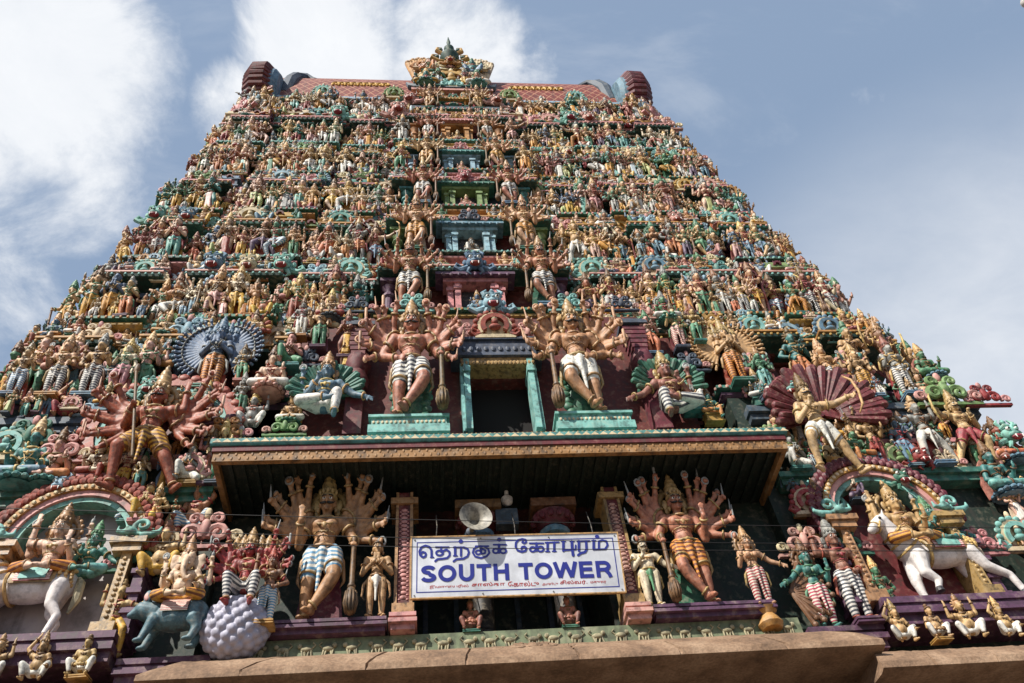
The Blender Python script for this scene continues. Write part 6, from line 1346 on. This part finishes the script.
amt = math2('MAXIMUM', cmask, math2('MAXIMUM', haze, cir.outputs[0]))
mixc = N(nt, 'ShaderNodeMix', data_type='RGBA'); mixc.clamp_factor = True
L(amt, mixc.inputs['Factor'])
skyk = N(nt, 'ShaderNodeMix', data_type='RGBA', blend_type='MIX'); skyk.inputs['Factor'].default_value = SKYG; skyk.inputs['B'].default_value = SKYC
L(sky.outputs[0], skyk.inputs['A'])
cl = N(nt, 'ShaderNodeMix', data_type='RGBA'); cl.inputs['A'].default_value = CLOUD_LO; cl.inputs['B'].default_value = CLOUD_HI
L(n1.outputs['Fac'], cl.inputs['Factor'])
L(skyk.outputs['Result'], mixc.inputs['A']); L(cl.outputs['Result'], mixc.inputs['B']); L(mixc.outputs['Result'], bg.inputs['Color']); bg.inputs['Strength'].default_value = SKY_STRENGTH
sd = bpy.data.lights.new('sun', 'SUN'); sd.energy = SUN_STRENGTH; sd.angle = R(.53); sd.color = (1.0, .95, .87)
so = bpy.data.objects.new('sun', sd); COL.objects.link(so); so.rotation_euler = (-SUN).to_track_quat('-Z', 'Y').to_euler()
gm, gnt, gb = nodes_of('street_paving'); c_ = N(gnt, 'ShaderNodeRGB'); c_.outputs[0].default_value = (*lin((104, 94, 84)), 1); weather(gnt, gb, c_.outputs[0], .8, .4, scale=1.0)
g = P(); g.add([(-1500, -1500, 0), (1500, -1500, 0), (1500, 1500, 0), (-1500, 1500, 0)], [(0, 1, 2, 3)])
go = ob('street', g.mesh('street'), gm); go['kind'] = 'structure'; go['label'] = 'plain grey brown street paving in front of the tower'

# ------------------------------------------------------------------ labels for the figures of the rows
ORD = ['first', 'second', 'third', 'fourth', 'fifth', 'sixth', 'seventh', 'eighth', 'ninth', 'tenth']
def ordinal(n):
    t = {11: 'eleventh', 12: 'twelfth', 13: 'thirteenth', 14: 'fourteenth', 15: 'fifteenth', 16: 'sixteenth', 17: 'seventeenth', 18: 'eighteenth', 19: 'nineteenth', 20: 'twentieth'}
    if n <= 10: return ORD[n-1]
    if n in t: return t[n]
    if n % 10 == 0: return {2: 'twentieth', 3: 'thirtieth', 4: 'fortieth', 5: 'fiftieth', 6: 'sixtieth'}[n//10]
    return {2: 'twenty', 3: 'thirty', 4: 'forty', 5: 'fifty', 6: 'sixty'}[n//10]+('-'+ORD[n % 10-1] if n % 10 else '')
used = set()
for o in bpy.data.objects:
    if 'label' in o: used.add(o['label'])
SHORT = lambda r: r
for row, items in ROWS.items():
    if row is None: continue
    items.sort(key=lambda t: t[0]); n = len(items); per = []
    for x, o, sk, clo, sl, ph in items: per.append('%s %s, %s leggings%s' % (sk, ph, clo, '' if not sl else ', %s slab' % sl))
    per = [q.replace('leggings', 'skirt') if 'skirt' in q.split(',')[0] else q for q in per]
    per = [q.replace(' in long skirt', '') for q in per]
    for k, (x, o, sk, clo, sl, ph) in enumerate(items):
        rw = row.replace('crowd of small figures on the', 'small figures,').replace(' standing row below the roof', ' standing row').replace('seated row above the ', 'seated row above ').replace('middle bay of the ', 'middle ')
        lab = '%s, %s' % (per[k], rw)
        if per.count(per[k]) > 1 or lab in used or len(lab.split()) > 16:
            lab = '%s %s, %s, %s from left' % (sk, ph.replace(' in long skirt', ''), rw, ordinal(k+1))
        if len(lab.split()) > 16: lab = '%s figure, %s, %s from left' % (sk, rw, ordinal(k+1))
        for a_, b_ in ((' standing row', ' standing row down from the roof'), (' standing row', ' standing row from roof')):
            l2 = lab.replace(a_, b_)
            if 'row from' not in lab and 'row down' not in lab and len(l2.split()) <= 16 and l2 not in used: lab = l2
        o['label'] = lab; used.add(lab)
vs = sc.view_settings; vs.view_transform = 'Standard'; vs.look = 'None'; vs.exposure = EXPOSURE; vs.gamma = 1.0; vs.use_curve_mapping = False
bpy.context.view_layer.update()
